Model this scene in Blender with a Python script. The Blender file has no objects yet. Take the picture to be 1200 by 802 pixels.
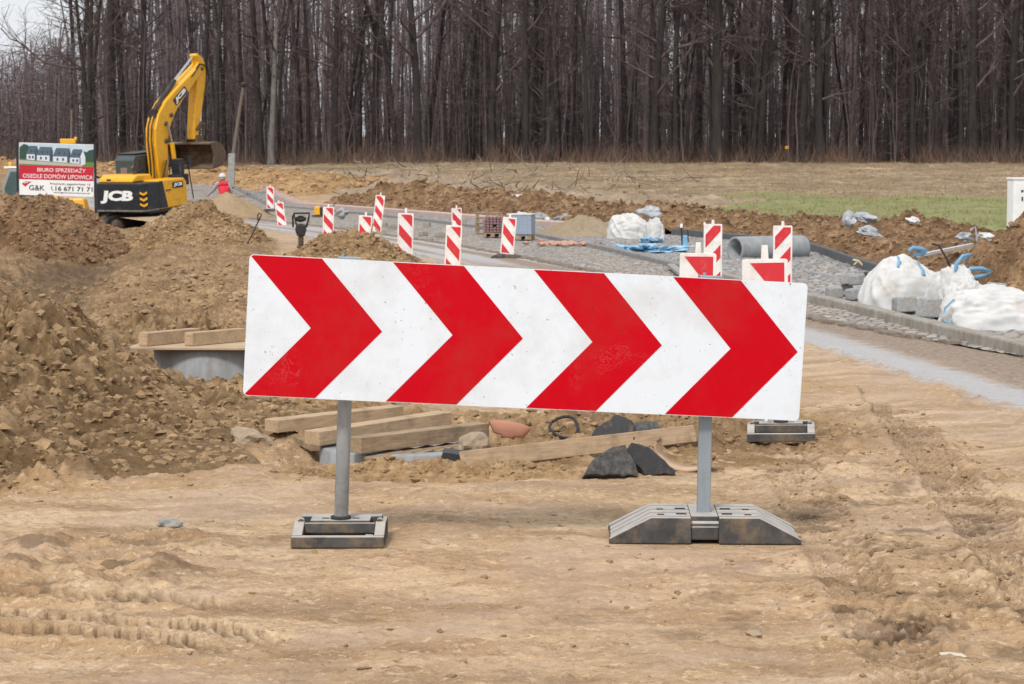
import bpy, bmesh, math, random
import numpy as np
from mathutils import Vector, Matrix, Euler
random.seed(7); RNG = np.random.default_rng(11)
S = bpy.context.scene
C = S.collection
R = math.radians
F = 2600.0; CAMZ = 1.62; PITCH = math.atan(201 / 2600)

def P(px, py, D):
    """survey helper: photo pixel + real distance -> point in the world"""
    a = (px - 600) / F; b = (401 - py) / F
    cy = math.cos(PITCH) + b * math.sin(PITCH); cz = -math.sin(PITCH) + b * math.cos(PITCH)
    k = D / cy
    return Vector((a * k, D, CAMZ + cz * k))
def GX(px, D): return P(px, 200, D).x

# ------------------------------------------------------------ noise
def _h(ix, iy, s):
    ix = ix.astype(np.uint32); iy = iy.astype(np.uint32)
    h = ix * np.uint32(374761393) + iy * np.uint32(668265263) + np.uint32((s * 974634777) & 0xffffffff)
    h = (h ^ (h >> np.uint32(13))) * np.uint32(1274126177)
    h = (h ^ (h >> np.uint32(16))) * np.uint32(2246822519)
    return h ^ (h >> np.uint32(15))
def perlin(x, y, s=0):
    x = np.asarray(x, float); y = np.asarray(y, float)
    x0 = np.floor(x); y0 = np.floor(y); fx = x - x0; fy = y - y0
    ix = x0.astype(np.int64); iy = y0.astype(np.int64)
    u = fx * fx * fx * (fx * (fx * 6 - 15) + 10); v = fy * fy * fy * (fy * (fy * 6 - 15) + 10)
    def g(dx, dy):
        a = _h(ix + dx, iy + dy, s).astype(np.float64) * (2 * math.pi / 4294967296.0)
        return np.cos(a) * (fx - dx) + np.sin(a) * (fy - dy)
    a = g(0, 0); b = g(1, 0); c = g(0, 1); d = g(1, 1)
    return ((a + (b - a) * u) * (1 - v) + (c + (d - c) * u) * v) * 1.4
def fbm(x, y, o=4, s=0, gain=.5):
    r = 0; a = 1; f = 1
    for i in range(o):
        r = r + a * perlin(x * f + i * 17.3, y * f + i * 9.1, s + i); a *= gain; f *= 2.03
    return r
def puff(x, y, o=4, s=0, gain=.5):     # rounded lumps with creases between them
    r = 0; a = 1; f = 1
    for i in range(o):
        r = r + a * (np.abs(perlin(x * f + i * 5.7, y * f + i * 3.3, s + i)) * 2 - .45); a *= gain; f *= 2.03
    return r
def ss(a, b, x):
    t = np.clip((np.asarray(x, float) - a) / (b - a), 0, 1); return t * t * (3 - 2 * t)

# ------------------------------------------------------------ mesh builder
class MB:
    def __init__(s): s.v = []; s.f = []; s.m = []; s.sm = []; s.M = Matrix.Identity(4)
    def add(s, vs, fs, mi=0, smooth=False, M=None):
        o = len(s.v); T = s.M @ M if M is not None else s.M
        s.v += [tuple(T @ Vector(p)) for p in vs]
        for f in fs: s.f.append(tuple(i + o for i in f)); s.m.append(mi); s.sm.append(smooth)
        return s
    def box(s, c, d, mi=0, rot=None, taper=1.0, M=None):
        x, y, z = d[0] / 2, d[1] / 2, d[2] / 2; t = taper
        vs = [(-x, -y, -z), (x, -y, -z), (x, y, -z), (-x, y, -z), (-x * t, -y * t, z), (x * t, -y * t, z), (x * t, y * t, z), (-x * t, y * t, z)]
        T = Matrix.Translation(c)
        if rot: T = T @ Euler(rot).to_matrix().to_4x4()
        if M is not None: T = M @ T
        return s.add(vs, [(3, 2, 1, 0), (4, 5, 6, 7), (0, 1, 5, 4), (1, 2, 6, 5), (2, 3, 7, 6), (3, 0, 4, 7)], mi, M=T)
    def prism(s, poly, a, b, axis='x', mi=0, M=None, smooth=False):
        """extrude a 2D polygon; axis x: poly is (y,z); y: (x,z); z: (x,y)"""
        def q(p, t): return {'x': (t, p[0], p[1]), 'y': (p[0], t, p[1]), 'z': (p[0], p[1], t)}[axis]
        n = len(poly); vs = [q(p, a) for p in poly] + [q(p, b) for p in poly]
        fs = [tuple(range(n))[::-1], tuple(range(n, 2 * n))] + [(i, (i + 1) % n, n + (i + 1) % n, n + i) for i in range(n)]
        return s.add(vs, fs, mi, smooth, M)
    def tube(s, pts, rad, n=8, mi=0, cap=True, smooth=True):
        pts = [Vector(p) for p in pts]
        if not hasattr(rad, '__len__'): rad = [rad] * len(pts)
        vs = []; fs = []; ref = None
        for i, p in enumerate(pts):
            t = (pts[min(i + 1, len(pts) - 1)] - pts[max(i - 1, 0)])
            if t.length < 1e-9: t = Vector((0, 0, 1))
            t.normalize()
            if ref is None: ref = t.orthogonal().normalized()
            a = (ref - t * ref.dot(t))
            a = a.normalized() if a.length > 1e-6 else t.orthogonal().normalized()
            ref = a; b = t.cross(a)
            for k in range(n):
                an = 2 * math.pi * k / n
                vs.append(p + (a * math.cos(an) + b * math.sin(an)) * rad[i])
        for i in range(len(pts) - 1):
            for k in range(n):
                k2 = (k + 1) % n; fs.append((i * n + k, i * n + k2, (i + 1) * n + k2, (i + 1) * n + k))
        s.add(vs, fs, mi, smooth)
        if cap and n > 3:
            s.add(vs[:n], [tuple(range(n))[::-1]], mi); s.add(vs[-n:], [tuple(range(n))], mi)
        return s
    def lathe(s, prof, n=32, mi=0, M=None, smooth=True, closed=False):
        """prof: (r,z) around z"""
        vs = []; fs = []; m = len(prof)
        for k in range(n):
            a = 2 * math.pi * k / n
            for r, z in prof: vs.append((r * math.cos(a), r * math.sin(a), z))
        for k in range(n):
            k2 = (k + 1) % n
            for i in range(m if closed else m - 1):
                j = (i + 1) % m; fs.append((k * m + i, k2 * m + i, k2 * m + j, k * m + j))
        return s.add(vs, fs, mi, smooth, M)
    def lump(s, c, r, seed=0, mi=0, sub=2, sq=(1, 1, 1), amp=.3, smooth=False, rot=None):
        vs, fs = ico(sub); rr = random.Random(seed)
        o = [rr.uniform(-50, 50) for _ in range(3)]
        from mathutils import noise
        out = []
        for p in vs:
            k = 1 + amp * noise.noise(Vector((p[0] * 1.4 + o[0], p[1] * 1.4 + o[1], p[2] * 1.4 + o[2]))) * 1.6 + amp * .4 * noise.noise(Vector((p[0] * 4 + o[0], p[1] * 4, p[2] * 4))) + (amp * .28 * noise.noise(Vector((p[0] * 11 + o[0], p[1] * 11, p[2] * 11))) if sub > 2 else 0)
            out.append((p[0] * k * r * sq[0], p[1] * k * r * sq[1], p[2] * k * r * sq[2]))
        T = Matrix.Translation(c)
        if rot: T = T @ Euler(rot).to_matrix().to_4x4()
        return s.add(out, fs, mi, smooth, T)
    def build(s, name, mats, parent=None, bevel=0, seg=2):
        me = bpy.data.meshes.new(name); me.from_pydata(s.v, [], s.f)
        if not isinstance(mats, (list, tuple)): mats = [mats]
        for m in mats: me.materials.append(m)
        me.polygons.foreach_set('material_index', s.m); me.polygons.foreach_set('use_smooth', s.sm)
        me.update()
        o = bpy.data.objects.new(name, me); C.objects.link(o)
        if parent is not None: o.parent = parent
        if bevel:
            b = o.modifiers.new('bevel', 'BEVEL'); b.width = bevel; b.segments = seg; b.limit_method = 'ANGLE'; b.angle_limit = R(35); b.harden_normals = False
        return o
_ico = {}
def ico(sub):
    if sub not in _ico:
        bm = bmesh.new(); bmesh.ops.create_icosphere(bm, subdivisions=sub, radius=1)
        _ico[sub] = ([tuple(v.co) for v in bm.verts], [tuple(v.index for v in f.verts) for f in bm.faces]); bm.free()
    return _ico[sub]
def tag(o, label=None, cat=None, group=None, kind=None):
    if label: o['label'] = label
    if cat: o['category'] = cat
    if group: o['group'] = group
    if kind: o['kind'] = kind
    return o
def empty(name, loc, label, cat, group=None, rot=(0, 0, 0)):
    o = bpy.data.objects.new(name, None); C.objects.link(o); o.location = loc; o.rotation_euler = rot; o.empty_display_size = .2
    return tag(o, label, cat, group)
def copy_tree(o, parent=None):
    kids = list(o.children)
    c = o.copy(); C.objects.link(c)
    if parent is not None: c.parent = parent
    for ch in kids: copy_tree(ch, c)
    return c
def grid_obj(name, X, Y, Z, mat, smooth=True, keep=None, attrs=None, extra=None):
    """heightfield sheet from 2D arrays"""
    n, m = X.shape
    co = np.stack([X, Y, Z], -1).reshape(-1, 3).astype(np.float32)
    idx = np.arange(n * m).reshape(n, m)
    q = np.stack([idx[:-1, :-1], idx[:-1, 1:], idx[1:, 1:], idx[1:, :-1]], -1).reshape(-1, 4)
    if keep is not None:
        kq = (keep[:-1, :-1] | keep[:-1, 1:] | keep[1:, 1:] | keep[1:, :-1]).reshape(-1); q = q[kq]
        used = np.zeros(n * m, bool); used[q.reshape(-1)] = True
        re = np.cumsum(used) - 1; q = re[q]; co = co[used]
    else: used = None
    if extra is not None:      # (verts, tris) of clods joined to the sheet
        ev, ef = extra; off = len(co); co = np.concatenate([co, ev.astype(np.float32)])
    me = bpy.data.meshes.new(name); nq = len(q); nt = 0 if extra is None else len(ef)
    me.vertices.add(len(co)); me.vertices.foreach_set('co', co.reshape(-1))
    me.loops.add(nq * 4 + nt * 3); me.polygons.add(nq + nt)
    li = q.reshape(-1)
    if nt: li = np.concatenate([li, (ef + off).reshape(-1)])
    me.loops.foreach_set('vertex_index', li.astype(np.int32))
    st = np.arange(nq) * 4
    if nt: st = np.concatenate([st, nq * 4 + np.arange(nt) * 3])
    me.polygons.foreach_set('loop_start', st.astype(np.int32))
    me.polygons.foreach_set('use_smooth', np.concatenate([np.full(nq, smooth), np.zeros(nt, bool)]))
    me.update(calc_edges=True); me.validate()
    if attrs:
        for k, a in attrs.items():
            at = me.attributes.new(k, 'FLOAT_COLOR', 'POINT')
            a = a.reshape(-1, 4)
            if used is not None: a = a[used]
            if len(a) < len(me.vertices): a = np.concatenate([a, np.tile(a[-1:], (len(me.vertices) - len(a), 1))])
            at.data.foreach_set('color', a.astype(np.float32).reshape(-1))
    me.materials.append(mat)
    o = bpy.data.objects.new(name, me); C.objects.link(o); return o
def clods(P3, rad, sub=1, amp=.5, flat=.7):
    """many small irregular lumps in one vertex/triangle array"""
    vs, fs = ico(sub); vs = np.array(vs); fs = np.array(fs); n = len(P3)
    V = vs[None] * (1 + amp * RNG.uniform(-1, 1, (n, len(vs), 1)))
    sc = RNG.uniform(.6, 1.25, (n, 1, 3)); sc[:, :, 2] *= flat
    V = V * sc * rad[:, None, None]
    a = RNG.uniform(0, 6.28, n); c, s_ = np.cos(a)[:, None], np.sin(a)[:, None]
    x = V[..., 0] * c - V[..., 1] * s_; y = V[..., 0] * s_ + V[..., 1] * c
    V = np.stack([x, y, V[..., 2]], -1) + P3[:, None, :]
    Fc = fs[None] + (np.arange(n) * len(vs))[:, None, None]
    return V.reshape(-1, 3), Fc.reshape(-1, 3)
def tri_obj(name, V, T, mat, smooth=False):
    me = bpy.data.meshes.new(name); me.vertices.add(len(V)); me.vertices.foreach_set('co', V.astype(np.float32).reshape(-1))
    me.loops.add(len(T) * 3); me.polygons.add(len(T)); me.loops.foreach_set('vertex_index', T.astype(np.int32).reshape(-1))
    me.polygons.foreach_set('loop_start', (np.arange(len(T)) * 3).astype(np.int32)); me.update(calc_edges=True)
    me.materials.append(mat); o = bpy.data.objects.new(name, me); C.objects.link(o); return o

# ------------------------------------------------------------ materials
def new_mat(name):
    m = bpy.data.materials.new(name); m.use_nodes = True; nt = m.node_tree; b = nt.nodes['Principled BSDF']
    return m, nt, b
def N(nt, t, **k):
    n = nt.nodes.new(t)
    for a, v in k.items():
        if a.startswith('i_'): n.inputs[a[2:].replace('_', ' ')].default_value = v
        else: setattr(n, a, v)
    return n
def c4(c): return (c[0], c[1], c[2], 1)
def ramp(nt, src, stops, interp='LINEAR'):
    r = nt.nodes.new('ShaderNodeValToRGB'); r.color_ramp.interpolation = interp
    e = r.color_ramp.elements
    while len(e) < len(stops): e.new(.5)
    for i, (p, c) in enumerate(stops): e[i].position = p; e[i].color = c4(c) if hasattr(c, '__len__') else (c, c, c, 1)
    nt.links.new(src, r.inputs[0]); return r.outputs[0]
def mixc(nt, fac, a, b, mode='MIX'):
    m = nt.nodes.new('ShaderNodeMix'); m.data_type = 'RGBA'; m.blend_type = mode
    for sock, v in ((m.inputs[0], fac), (m.inputs[6], a), (m.inputs[7], b)):
        if hasattr(v, 'default_value'): nt.links.new(v, sock)
        else: sock.default_value = c4(v) if hasattr(v, '__len__') else v
    return m.outputs[2]
def mth(nt, op, a, b=None, c=None):
    m = nt.nodes.new('ShaderNodeMath'); m.operation = op
    for i, v in enumerate((a, b, c)):
        if v is None: continue
        if hasattr(v, 'default_value'): nt.links.new(v, m.inputs[i])
        else: m.inputs[i].default_value = v
    return m.outputs[0]
def noise(nt, scale, detail=5, rough=.6, coord='Object', stretch=None, dist=0):
    tc = nt.nodes.new('ShaderNodeTexCoord'); src = tc.outputs[coord]
    if stretch:
        mp = nt.nodes.new('ShaderNodeMapping'); mp.inputs['Scale'].default_value = stretch; nt.links.new(src, mp.inputs[0]); src = mp.outputs[0]
    n = nt.nodes.new('ShaderNodeTexNoise'); n.inputs['Scale'].default_value = scale; n.inputs['Detail'].default_value = detail
    n.inputs['Roughness'].default_value = rough; n.inputs['Distortion'].default_value = dist
    nt.links.new(src, n.inputs['Vector']); return n.outputs['Fac']
def bump(nt, b, h, strength=.4, dist=.01):
    n = nt.nodes.new('ShaderNodeBump'); n.inputs['Strength'].default_value = strength; n.inputs['Distance'].default_value = dist
    nt.links.new(h, n.inputs['Height']); nt.links.new(n.outputs[0], b.inputs['Normal'])
def pm(name, c1, c2=None, scale=6, rough=.6, metal=0, bmp=.2, bdist=.004, dirt=None, dirt_amt=.5, dirt_scale=3, stretch=None, spec=.4):
    m, nt, b = new_mat(name)
    if c2 is None: c2 = tuple(x * .8 for x in c1)
    n = noise(nt, scale, 6, .62, stretch=stretch)
    col = ramp(nt, n, [(.32, c2), (.68, c1)])
    if dirt:
        d = noise(nt, dirt_scale, 8, .7); f = ramp(nt, d, [(.62 - .35 * dirt_amt, 0), (.8, 1)])
        col = mixc(nt, f, col, dirt)
        rr = mixc(nt, f, (rough,) * 3, (.9, .9, .9)); nt.links.new(rr, b.inputs['Roughness'])
    else: b.inputs['Roughness'].default_value = rough
    nt.links.new(col, b.inputs['Base Color']); b.inputs['Metallic'].default_value = metal
    b.inputs['Specular IOR Level'].default_value = spec
    if bmp: bump(nt, b, noise(nt, scale * 5, 6, .7), bmp, bdist)
    return m

SAND = (.42, .30, .185); SAND2 = (.30, .20, .12); MUD = (.115, .067, .031); MUD2 = (.25, .158, .08); DRYMUD = (.47, .33, .195)
M = {}
M['yellow'] = pm('yellow_paint', (.78, .40, .015), (.66, .33, .012), 3, .38, dirt=(.25, .16, .07), dirt_amt=.25, bmp=.05)
M['black_paint'] = pm('dark_paint', (.018, .022, .03), (.012, .014, .02), 4, .4, dirt=(.12, .09, .06), dirt_amt=.15, bmp=.05)
M['white_paint'] = pm('white_paint', (.78, .79, .8), (.7, .7, .7), 5, .5, bmp=.05)
M['white_letter'] = pm('white_lettering', (.8, .8, .8), (.75, .75, .75), 9, .5, bmp=0)
M['black_letter'] = pm('black_lettering', (.02, .02, .02), (.03, .03, .03), 9, .5, bmp=0)
M['glass'] = pm('dark_glass', (.03, .05, .055), (.05, .07, .075), 2, .08, bmp=0, spec=.8)
M['steel'] = pm('dirty_steel', (.14, .10, .07), (.07, .05, .04), 8, .65, metal=.3, dirt=(.2, .12, .06), dirt_amt=.6)
M['dark_steel'] = pm('dark_greasy_steel', (.03, .028, .026), (.015, .014, .013), 8, .6, dirt=(.1, .07, .04), dirt_amt=.4)
M['chrome'] = pm('rod_chrome', (.6, .62, .64), (.5, .5, .52), 3, .2, metal=1, bmp=0)
M['rubber'] = pm('black_rubber', (.022, .022, .023), (.035, .034, .033), 12, .75)
M['galv'] = pm('galvanised_steel', (.30, .345, .385), (.22, .26, .295), 14, .45, metal=.35, bmp=.15, bdist=.001, dirt=(.24, .2, .15), dirt_amt=.12, dirt_scale=6, stretch=(1, 1, .15))
M['galv_wear'] = pm('worn_galvanised_steel', (.34, .36, .375), (.2, .21, .22), 10, .5, metal=.3, bmp=.2, bdist=.001, dirt=(.16, .12, .07), dirt_amt=.35, dirt_scale=9, stretch=(1, 1, .2))
M['plastic_foot'] = pm('grey_recycled_plastic', (.095, .091, .089), (.05, .049, .049), 12, .95, bmp=.8, bdist=.004, spec=.12, dirt=(.25, .175, .105), dirt_amt=.42, dirt_scale=9)
M['plastic_top'] = pm('dusty_grey_plastic', (.44, .42, .395), (.31, .295, .28), 12, .95, spec=.12, bmp=.8, bdist=.003, dirt=(.44, .35, .26), dirt_amt=.35, dirt_scale=12)
M['wood'] = pm('raw_timber', (.50, .36, .23), (.34, .235, .145), 9, .8, bmp=.5, bdist=.003, stretch=(.7, 7, 7), dirt=(.2, .14, .09), dirt_amt=.35, dirt_scale=7)
M['old_wood'] = pm('weathered_timber', (.40, .29, .185), (.23, .16, .10), 9, .85, bmp=.6, bdist=.003, stretch=(.7, 7, 7), dirt=(.13, .095, .065), dirt_amt=.5, dirt_scale=6)
M['ply'] = pm('formwork_ply', (.52, .40, .27), (.38, .28, .18), 5, .8, bmp=.3, stretch=(.5, 4, 4), dirt=(.3, .2, .12), dirt_amt=.45)
M['concrete'] = pm('concrete', (.33, .325, .31), (.23, .225, .215), 7, .85, bmp=.35, dirt=(.2, .14, .085), dirt_amt=.3, dirt_scale=4)
M['pipe_conc'] = pm('pipe_concrete', (.29, .31, .32), (.21, .225, .235), 5, .8, bmp=.25, dirt=(.16, .14, .12), dirt_amt=.25)
M['well_conc'] = pm('well_concrete', (.30, .315, .33), (.21, .22, .235), 6, .7, bmp=.3, dirt=(.22, .16, .1), dirt_amt=.3, dirt_scale=5, stretch=(2.5, 2.5, .6))
M['kerb'] = pm('kerb_concrete', (.34, .32, .285), (.22, .2, .175), 9, .85, bmp=.4, dirt=(.2, .15, .1), dirt_amt=.45, dirt_scale=3)
M['granite'] = pm('granite', (.36, .365, .37), (.2, .205, .21), 38, .8, bmp=.6, bdist=.006, dirt=(.3, .22, .14), dirt_amt=.25)
M['rock'] = pm('pale_stone', (.42, .33, .24), (.26, .2, .14), 9, .85, bmp=.7, bdist=.01, dirt=(.24, .16, .09), dirt_amt=.4, dirt_scale=6)
M['asphalt_chunk'] = pm('broken_asphalt', (.15, .145, .14), (.045, .045, .047), 40, .75, bmp=1, bdist=.012, dirt=(.22, .16, .1), dirt_amt=.22, dirt_scale=10)
M['tar'] = pm('tar_black', (.02, .02, .023), (.035, .035, .038), 20, .45, bmp=.8, bdist=.01, dirt=(.2, .14, .09), dirt_amt=.12, dirt_scale=12)
M['felt'] = pm('roll_inner', (.52, .36, .25), (.42, .28, .19), 15, .8, bmp=.5, dirt=(.25, .17, .11), dirt_amt=.3)
M['clay'] = pm('red_clay', (.46, .20, .135), (.34, .16, .11), 10, .8, bmp=.3, dirt=(.35, .2, .12), dirt_amt=.3)
M['bag'] = pm('woven_white_bag', (.60, .60, .60), (.48, .48, .475), 3, .8, bmp=.2, bdist=.004, dirt=(.42, .34, .25), dirt_amt=.18, dirt_scale=4)
M['blue_strap'] = pm('blue_strap', (.20, .40, .58), (.15, .32, .5), 6, .6, bmp=.1)
M['blue_tarp'] = pm('blue_sheeting', (.28, .50, .68), (.16, .34, .52), 4, .45, bmp=.3, dirt=(.5, .55, .6), dirt_amt=.3)
M['plastic_sheet'] = pm('grey_plastic_sheet', (.42, .45, .48), (.25, .27, .3), 8, .35, bmp=.2)
M['pavers_red'] = pm('mauve_pavers', (.26, .15, .15), (.2, .12, .13), 10, .85)
M['wrap'] = pm('blue_white_wrap', (.40, .48, .60), (.30, .38, .52), 5, .4, stretch=(1, 1, 6), bmp=.2)
M['pink'] = pm('pink_rubble', (.50, .27, .2), (.38, .25, .2), 8, .85)
M['red_cloth'] = pm('red_vest', (.62, .02, .045), (.5, .015, .03), 9, .7, bmp=.2)
M['grey_cloth'] = pm('grey_sweater', (.36, .35, .36), (.28, .27, .28), 9, .85, bmp=.2)
M['dark_cloth'] = pm('dark_trousers', (.03, .035, .05), (.02, .022, .03), 9, .85)
M['skin'] = pm('skin', (.50, .29, .2), (.42, .24, .17), 6, .5, bmp=0)
M['pole_wood'] = pm('pole_wood', (.17, .135, .11), (.11, .088, .07), 9, .85, stretch=(6, 6, .7))
M['orange_plastic'] = pm('orange_lens', (.7, .35, .02), (.6, .3, .02), 6, .3, bmp=0)
M['bark'] = pm('bark', (.045, .036, .033), (.020, .016, .016), 3.5, .95, bmp=.9, bdist=.06, stretch=(1, 1, .18), dirt=(.085, .078, .068), dirt_amt=.18, dirt_scale=.5)
M['bark_pale'] = pm('pale_bark', (.20, .185, .17), (.10, .09, .085), 3, .95, bmp=.8, bdist=.05, stretch=(1, 1, .4))
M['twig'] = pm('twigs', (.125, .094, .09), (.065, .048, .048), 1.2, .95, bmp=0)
M['twig_far'] = pm('far_twigs', (.25, .20, .21), (.135, .108, .115), .3, .95, bmp=0)  # paler than the near twigs: haze of distance painted into the colour
M['bramble'] = pm('bramble_stems', (.19, .115, .08), (.10, .07, .055), .5, .95, bmp=0)
M['dead_grass'] = pm('dead_grass', (.34, .26, .15), (.2, .15, .08), .4, .95, bmp=0)
M['litter'] = pm('dead_leaves', (.24, .13, .07), (.15, .085, .05), .9, .95, bmp=0)

def sheeting(name, base, dirtc):
    """retroreflective sheeting with rain dirt, specks and fine scratches"""
    m, nt, b = new_mat(name)
    n1 = noise(nt, 2.5, 8, .72); n2 = noise(nt, 60, 3, .6); n3 = noise(nt, 9, 6, .8, dist=1.5)
    col = mixc(nt, ramp(nt, n1, [(.46, 0), (.74, .45)]), base, dirtc)
    col = mixc(nt, ramp(nt, n2, [(.68, 0), (.72, .8)]), col, tuple(x * .45 for x in dirtc))
    sc = mth(nt, 'MULTIPLY', ramp(nt, n3, [(.495, 0), (.5, 1), (.505, 0)]), ramp(nt, noise(nt, 3.2, 2, .5), [(.60, 0), (.68, .35)]))
    col = mixc(nt, sc, col, (.62, .5, .48) if base[0] > base[1] * 3 else (.25, .22, .2))
    nt.links.new(col, b.inputs['Base Color'])
    nt.links.new(ramp(nt, n1, [(.4, .26), (.7, .5)]), b.inputs['Roughness']); b.inputs['Specular IOR Level'].default_value = .12
    tc = nt.nodes.new('ShaderNodeTexCoord'); v = N(nt, 'ShaderNodeTexVoronoi', i_Scale=55.0); nt.links.new(tc.outputs['Object'], v.inputs['Vector'])
    bump(nt, b, v.outputs['Distance'], .04, .001)
    return m
M['sheet_white'] = sheeting('white_reflective_sheeting', (.68, .73, .79), (.42, .36, .30))
M['sheet_red'] = sheeting('red_reflective_sheeting', (.50, .0, .008), (.34, .04, .03))
M['sheet_white_far'] = pm('white_beacon_sheeting', (.78, .77, .76), (.72, .70, .68), 4, .5, bmp=0, dirt=(.5, .38, .29), dirt_amt=.42, dirt_scale=5)
M['sheet_red_far'] = pm('red_beacon_sheeting', (.60, .02, .03), (.54, .03, .04), 4, .5, bmp=0, dirt=(.5, .2, .17), dirt_amt=.22, dirt_scale=5)

def soil_mat(name, dark, mid, light, sc=1.0, stones=.5, bs=.8):
    m, nt, b = new_mat(name)
    n1 = noise(nt, 1.1 * sc, 8, .68); n2 = noise(nt, 9 * sc, 8, .75); n3 = noise(nt, 42 * sc, 5, .7)
    mixn = mth(nt, 'ADD', mth(nt, 'MULTIPLY', n1, .55), mth(nt, 'MULTIPLY', n2, .45))
    col = ramp(nt, mixn, [(.36, dark), (.5, mid), (.64, light)])
    col = mixc(nt, ramp(nt, n3, [(.56, 0), (.66, .55)]), col, tuple(x * .45 for x in dark))
    col = mixc(nt, ramp(nt, noise(nt, 30 * sc, 2, .4), [(.70, 0), (.72, stones)]), col, (.46, .38, .29))
    geo = nt.nodes.new('ShaderNodeNewGeometry')
    col = mixc(nt, 1.0, col, ramp(nt, geo.outputs['Random Per Island'], [(0, .72), (.5, 1.0), (.9, 1.15), (1, 1.5)]), 'MULTIPLY')
    col = mixc(nt, ramp(nt, geo.outputs['Pointiness'], [(.42, .65), (.49, 0)]), col, tuple(x * .3 for x in dark))  # crevice shade painted into the soil colour by pointiness
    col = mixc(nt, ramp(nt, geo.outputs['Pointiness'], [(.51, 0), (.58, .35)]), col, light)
    nt.links.new(col, b.inputs['Base Color']); b.inputs['Roughness'].default_value = .95; b.inputs['Specular IOR Level'].default_value = .15
    bump(nt, b, mth(nt, 'ADD', n2, mth(nt, 'MULTIPLY', n3, .5)), bs, .03 / sc)
    return m
M['soil'] = soil_mat('clod_soil', MUD, MUD2, DRYMUD)
M['soil_dark'] = soil_mat('dark_red_soil', (.085, .046, .024), (.19, .112, .06), (.37, .245, .145), .8)
M['soil_orange'] = soil_mat('orange_soil', (.19, .105, .045), (.34, .21, .105), (.45, .305, .17), .5)
M['sand_heap'] = soil_mat('heaped_sand', (.30, .21, .125), (.37, .265, .165), (.42, .305, .195), 1.5, .1, .3)
M['sand_grey'] = soil_mat('grey_heaped_sand', (.24, .185, .12), (.30, .235, .16), (.35, .28, .2), 1.5, .1, .3)

def sand_col(nt, n0, n1, n2, n3, n4):
    # compacted sand
    s = ramp(nt, n1, [(.36, (.33, .22, .13)), (.48, (.47, .335, .21)), (.58, (.62, .47, .32))])
    s = mixc(nt, ramp(nt, n0, [(.45, 0), (.65, .6)]), s, (.44, .285, .155))
    s = mixc(nt, ramp(nt, n4, [(.52, 0), (.64, .55)]), s, (.36, .285, .215))
    s = mixc(nt, ramp(nt, n2, [(.54, 0), (.66, .6)]), s, (.19, .125, .075))
    s = mixc(nt, ramp(nt, n3, [(.64, 0), (.70, .6)]), s, (.16, .11, .07))
    s = mixc(nt, ramp(nt, noise(nt, 38, 2, .5), [(.71, 0), (.73, .6)]), s, (.5, .42, .33))
    s = mixc(nt, ramp(nt, noise(nt, 130, 4, .8), [(.52, 0), (.64, .4)]), s, (.24, .16, .09))
    s = mixc(nt, ramp(nt, noise(nt, 3.2, 9, .85), [(.54, 0), (.62, .35)]), s, (.30, .21, .125))
    s = mixc(nt, ramp(nt, noise(nt, 34, 5, .72, stretch=(.6, 1, 1)), [(.55, 0), (.62, .7)]), s, (.31, .21, .13))
    s = mixc(nt, ramp(nt, noise(nt, 27, 5, .72, dist=1, stretch=(.55, 1, 1)), [(.56, 0), (.62, .6)]), s, (.72, .57, .42))
    s = mixc(nt, ramp(nt, noise(nt, 11, 6, .8, dist=.8, stretch=(.6, 1, 1)), [(.60, 0), (.64, .65)]), s, (.25, .16, .095))
    s = mixc(nt, ramp(nt, noise(nt, .9, 5, .6, dist=1), [(.50, 0), (.62, .45)]), s, (.50, .38, .30))
    s = mixc(nt, ramp(nt, noise(nt, 105, 3, .8), [(.56, 0), (.66, .5)]), s, (.62, .5, .36))
    gm = nt.nodes.new('ShaderNodeGamma'); gm.inputs[1].default_value = 1.16; nt.links.new(s, gm.inputs[0]); s = mixc(nt, 1.0, gm.outputs[0], (.89, .89, .885), 'MULTIPLY')
    return s
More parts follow.
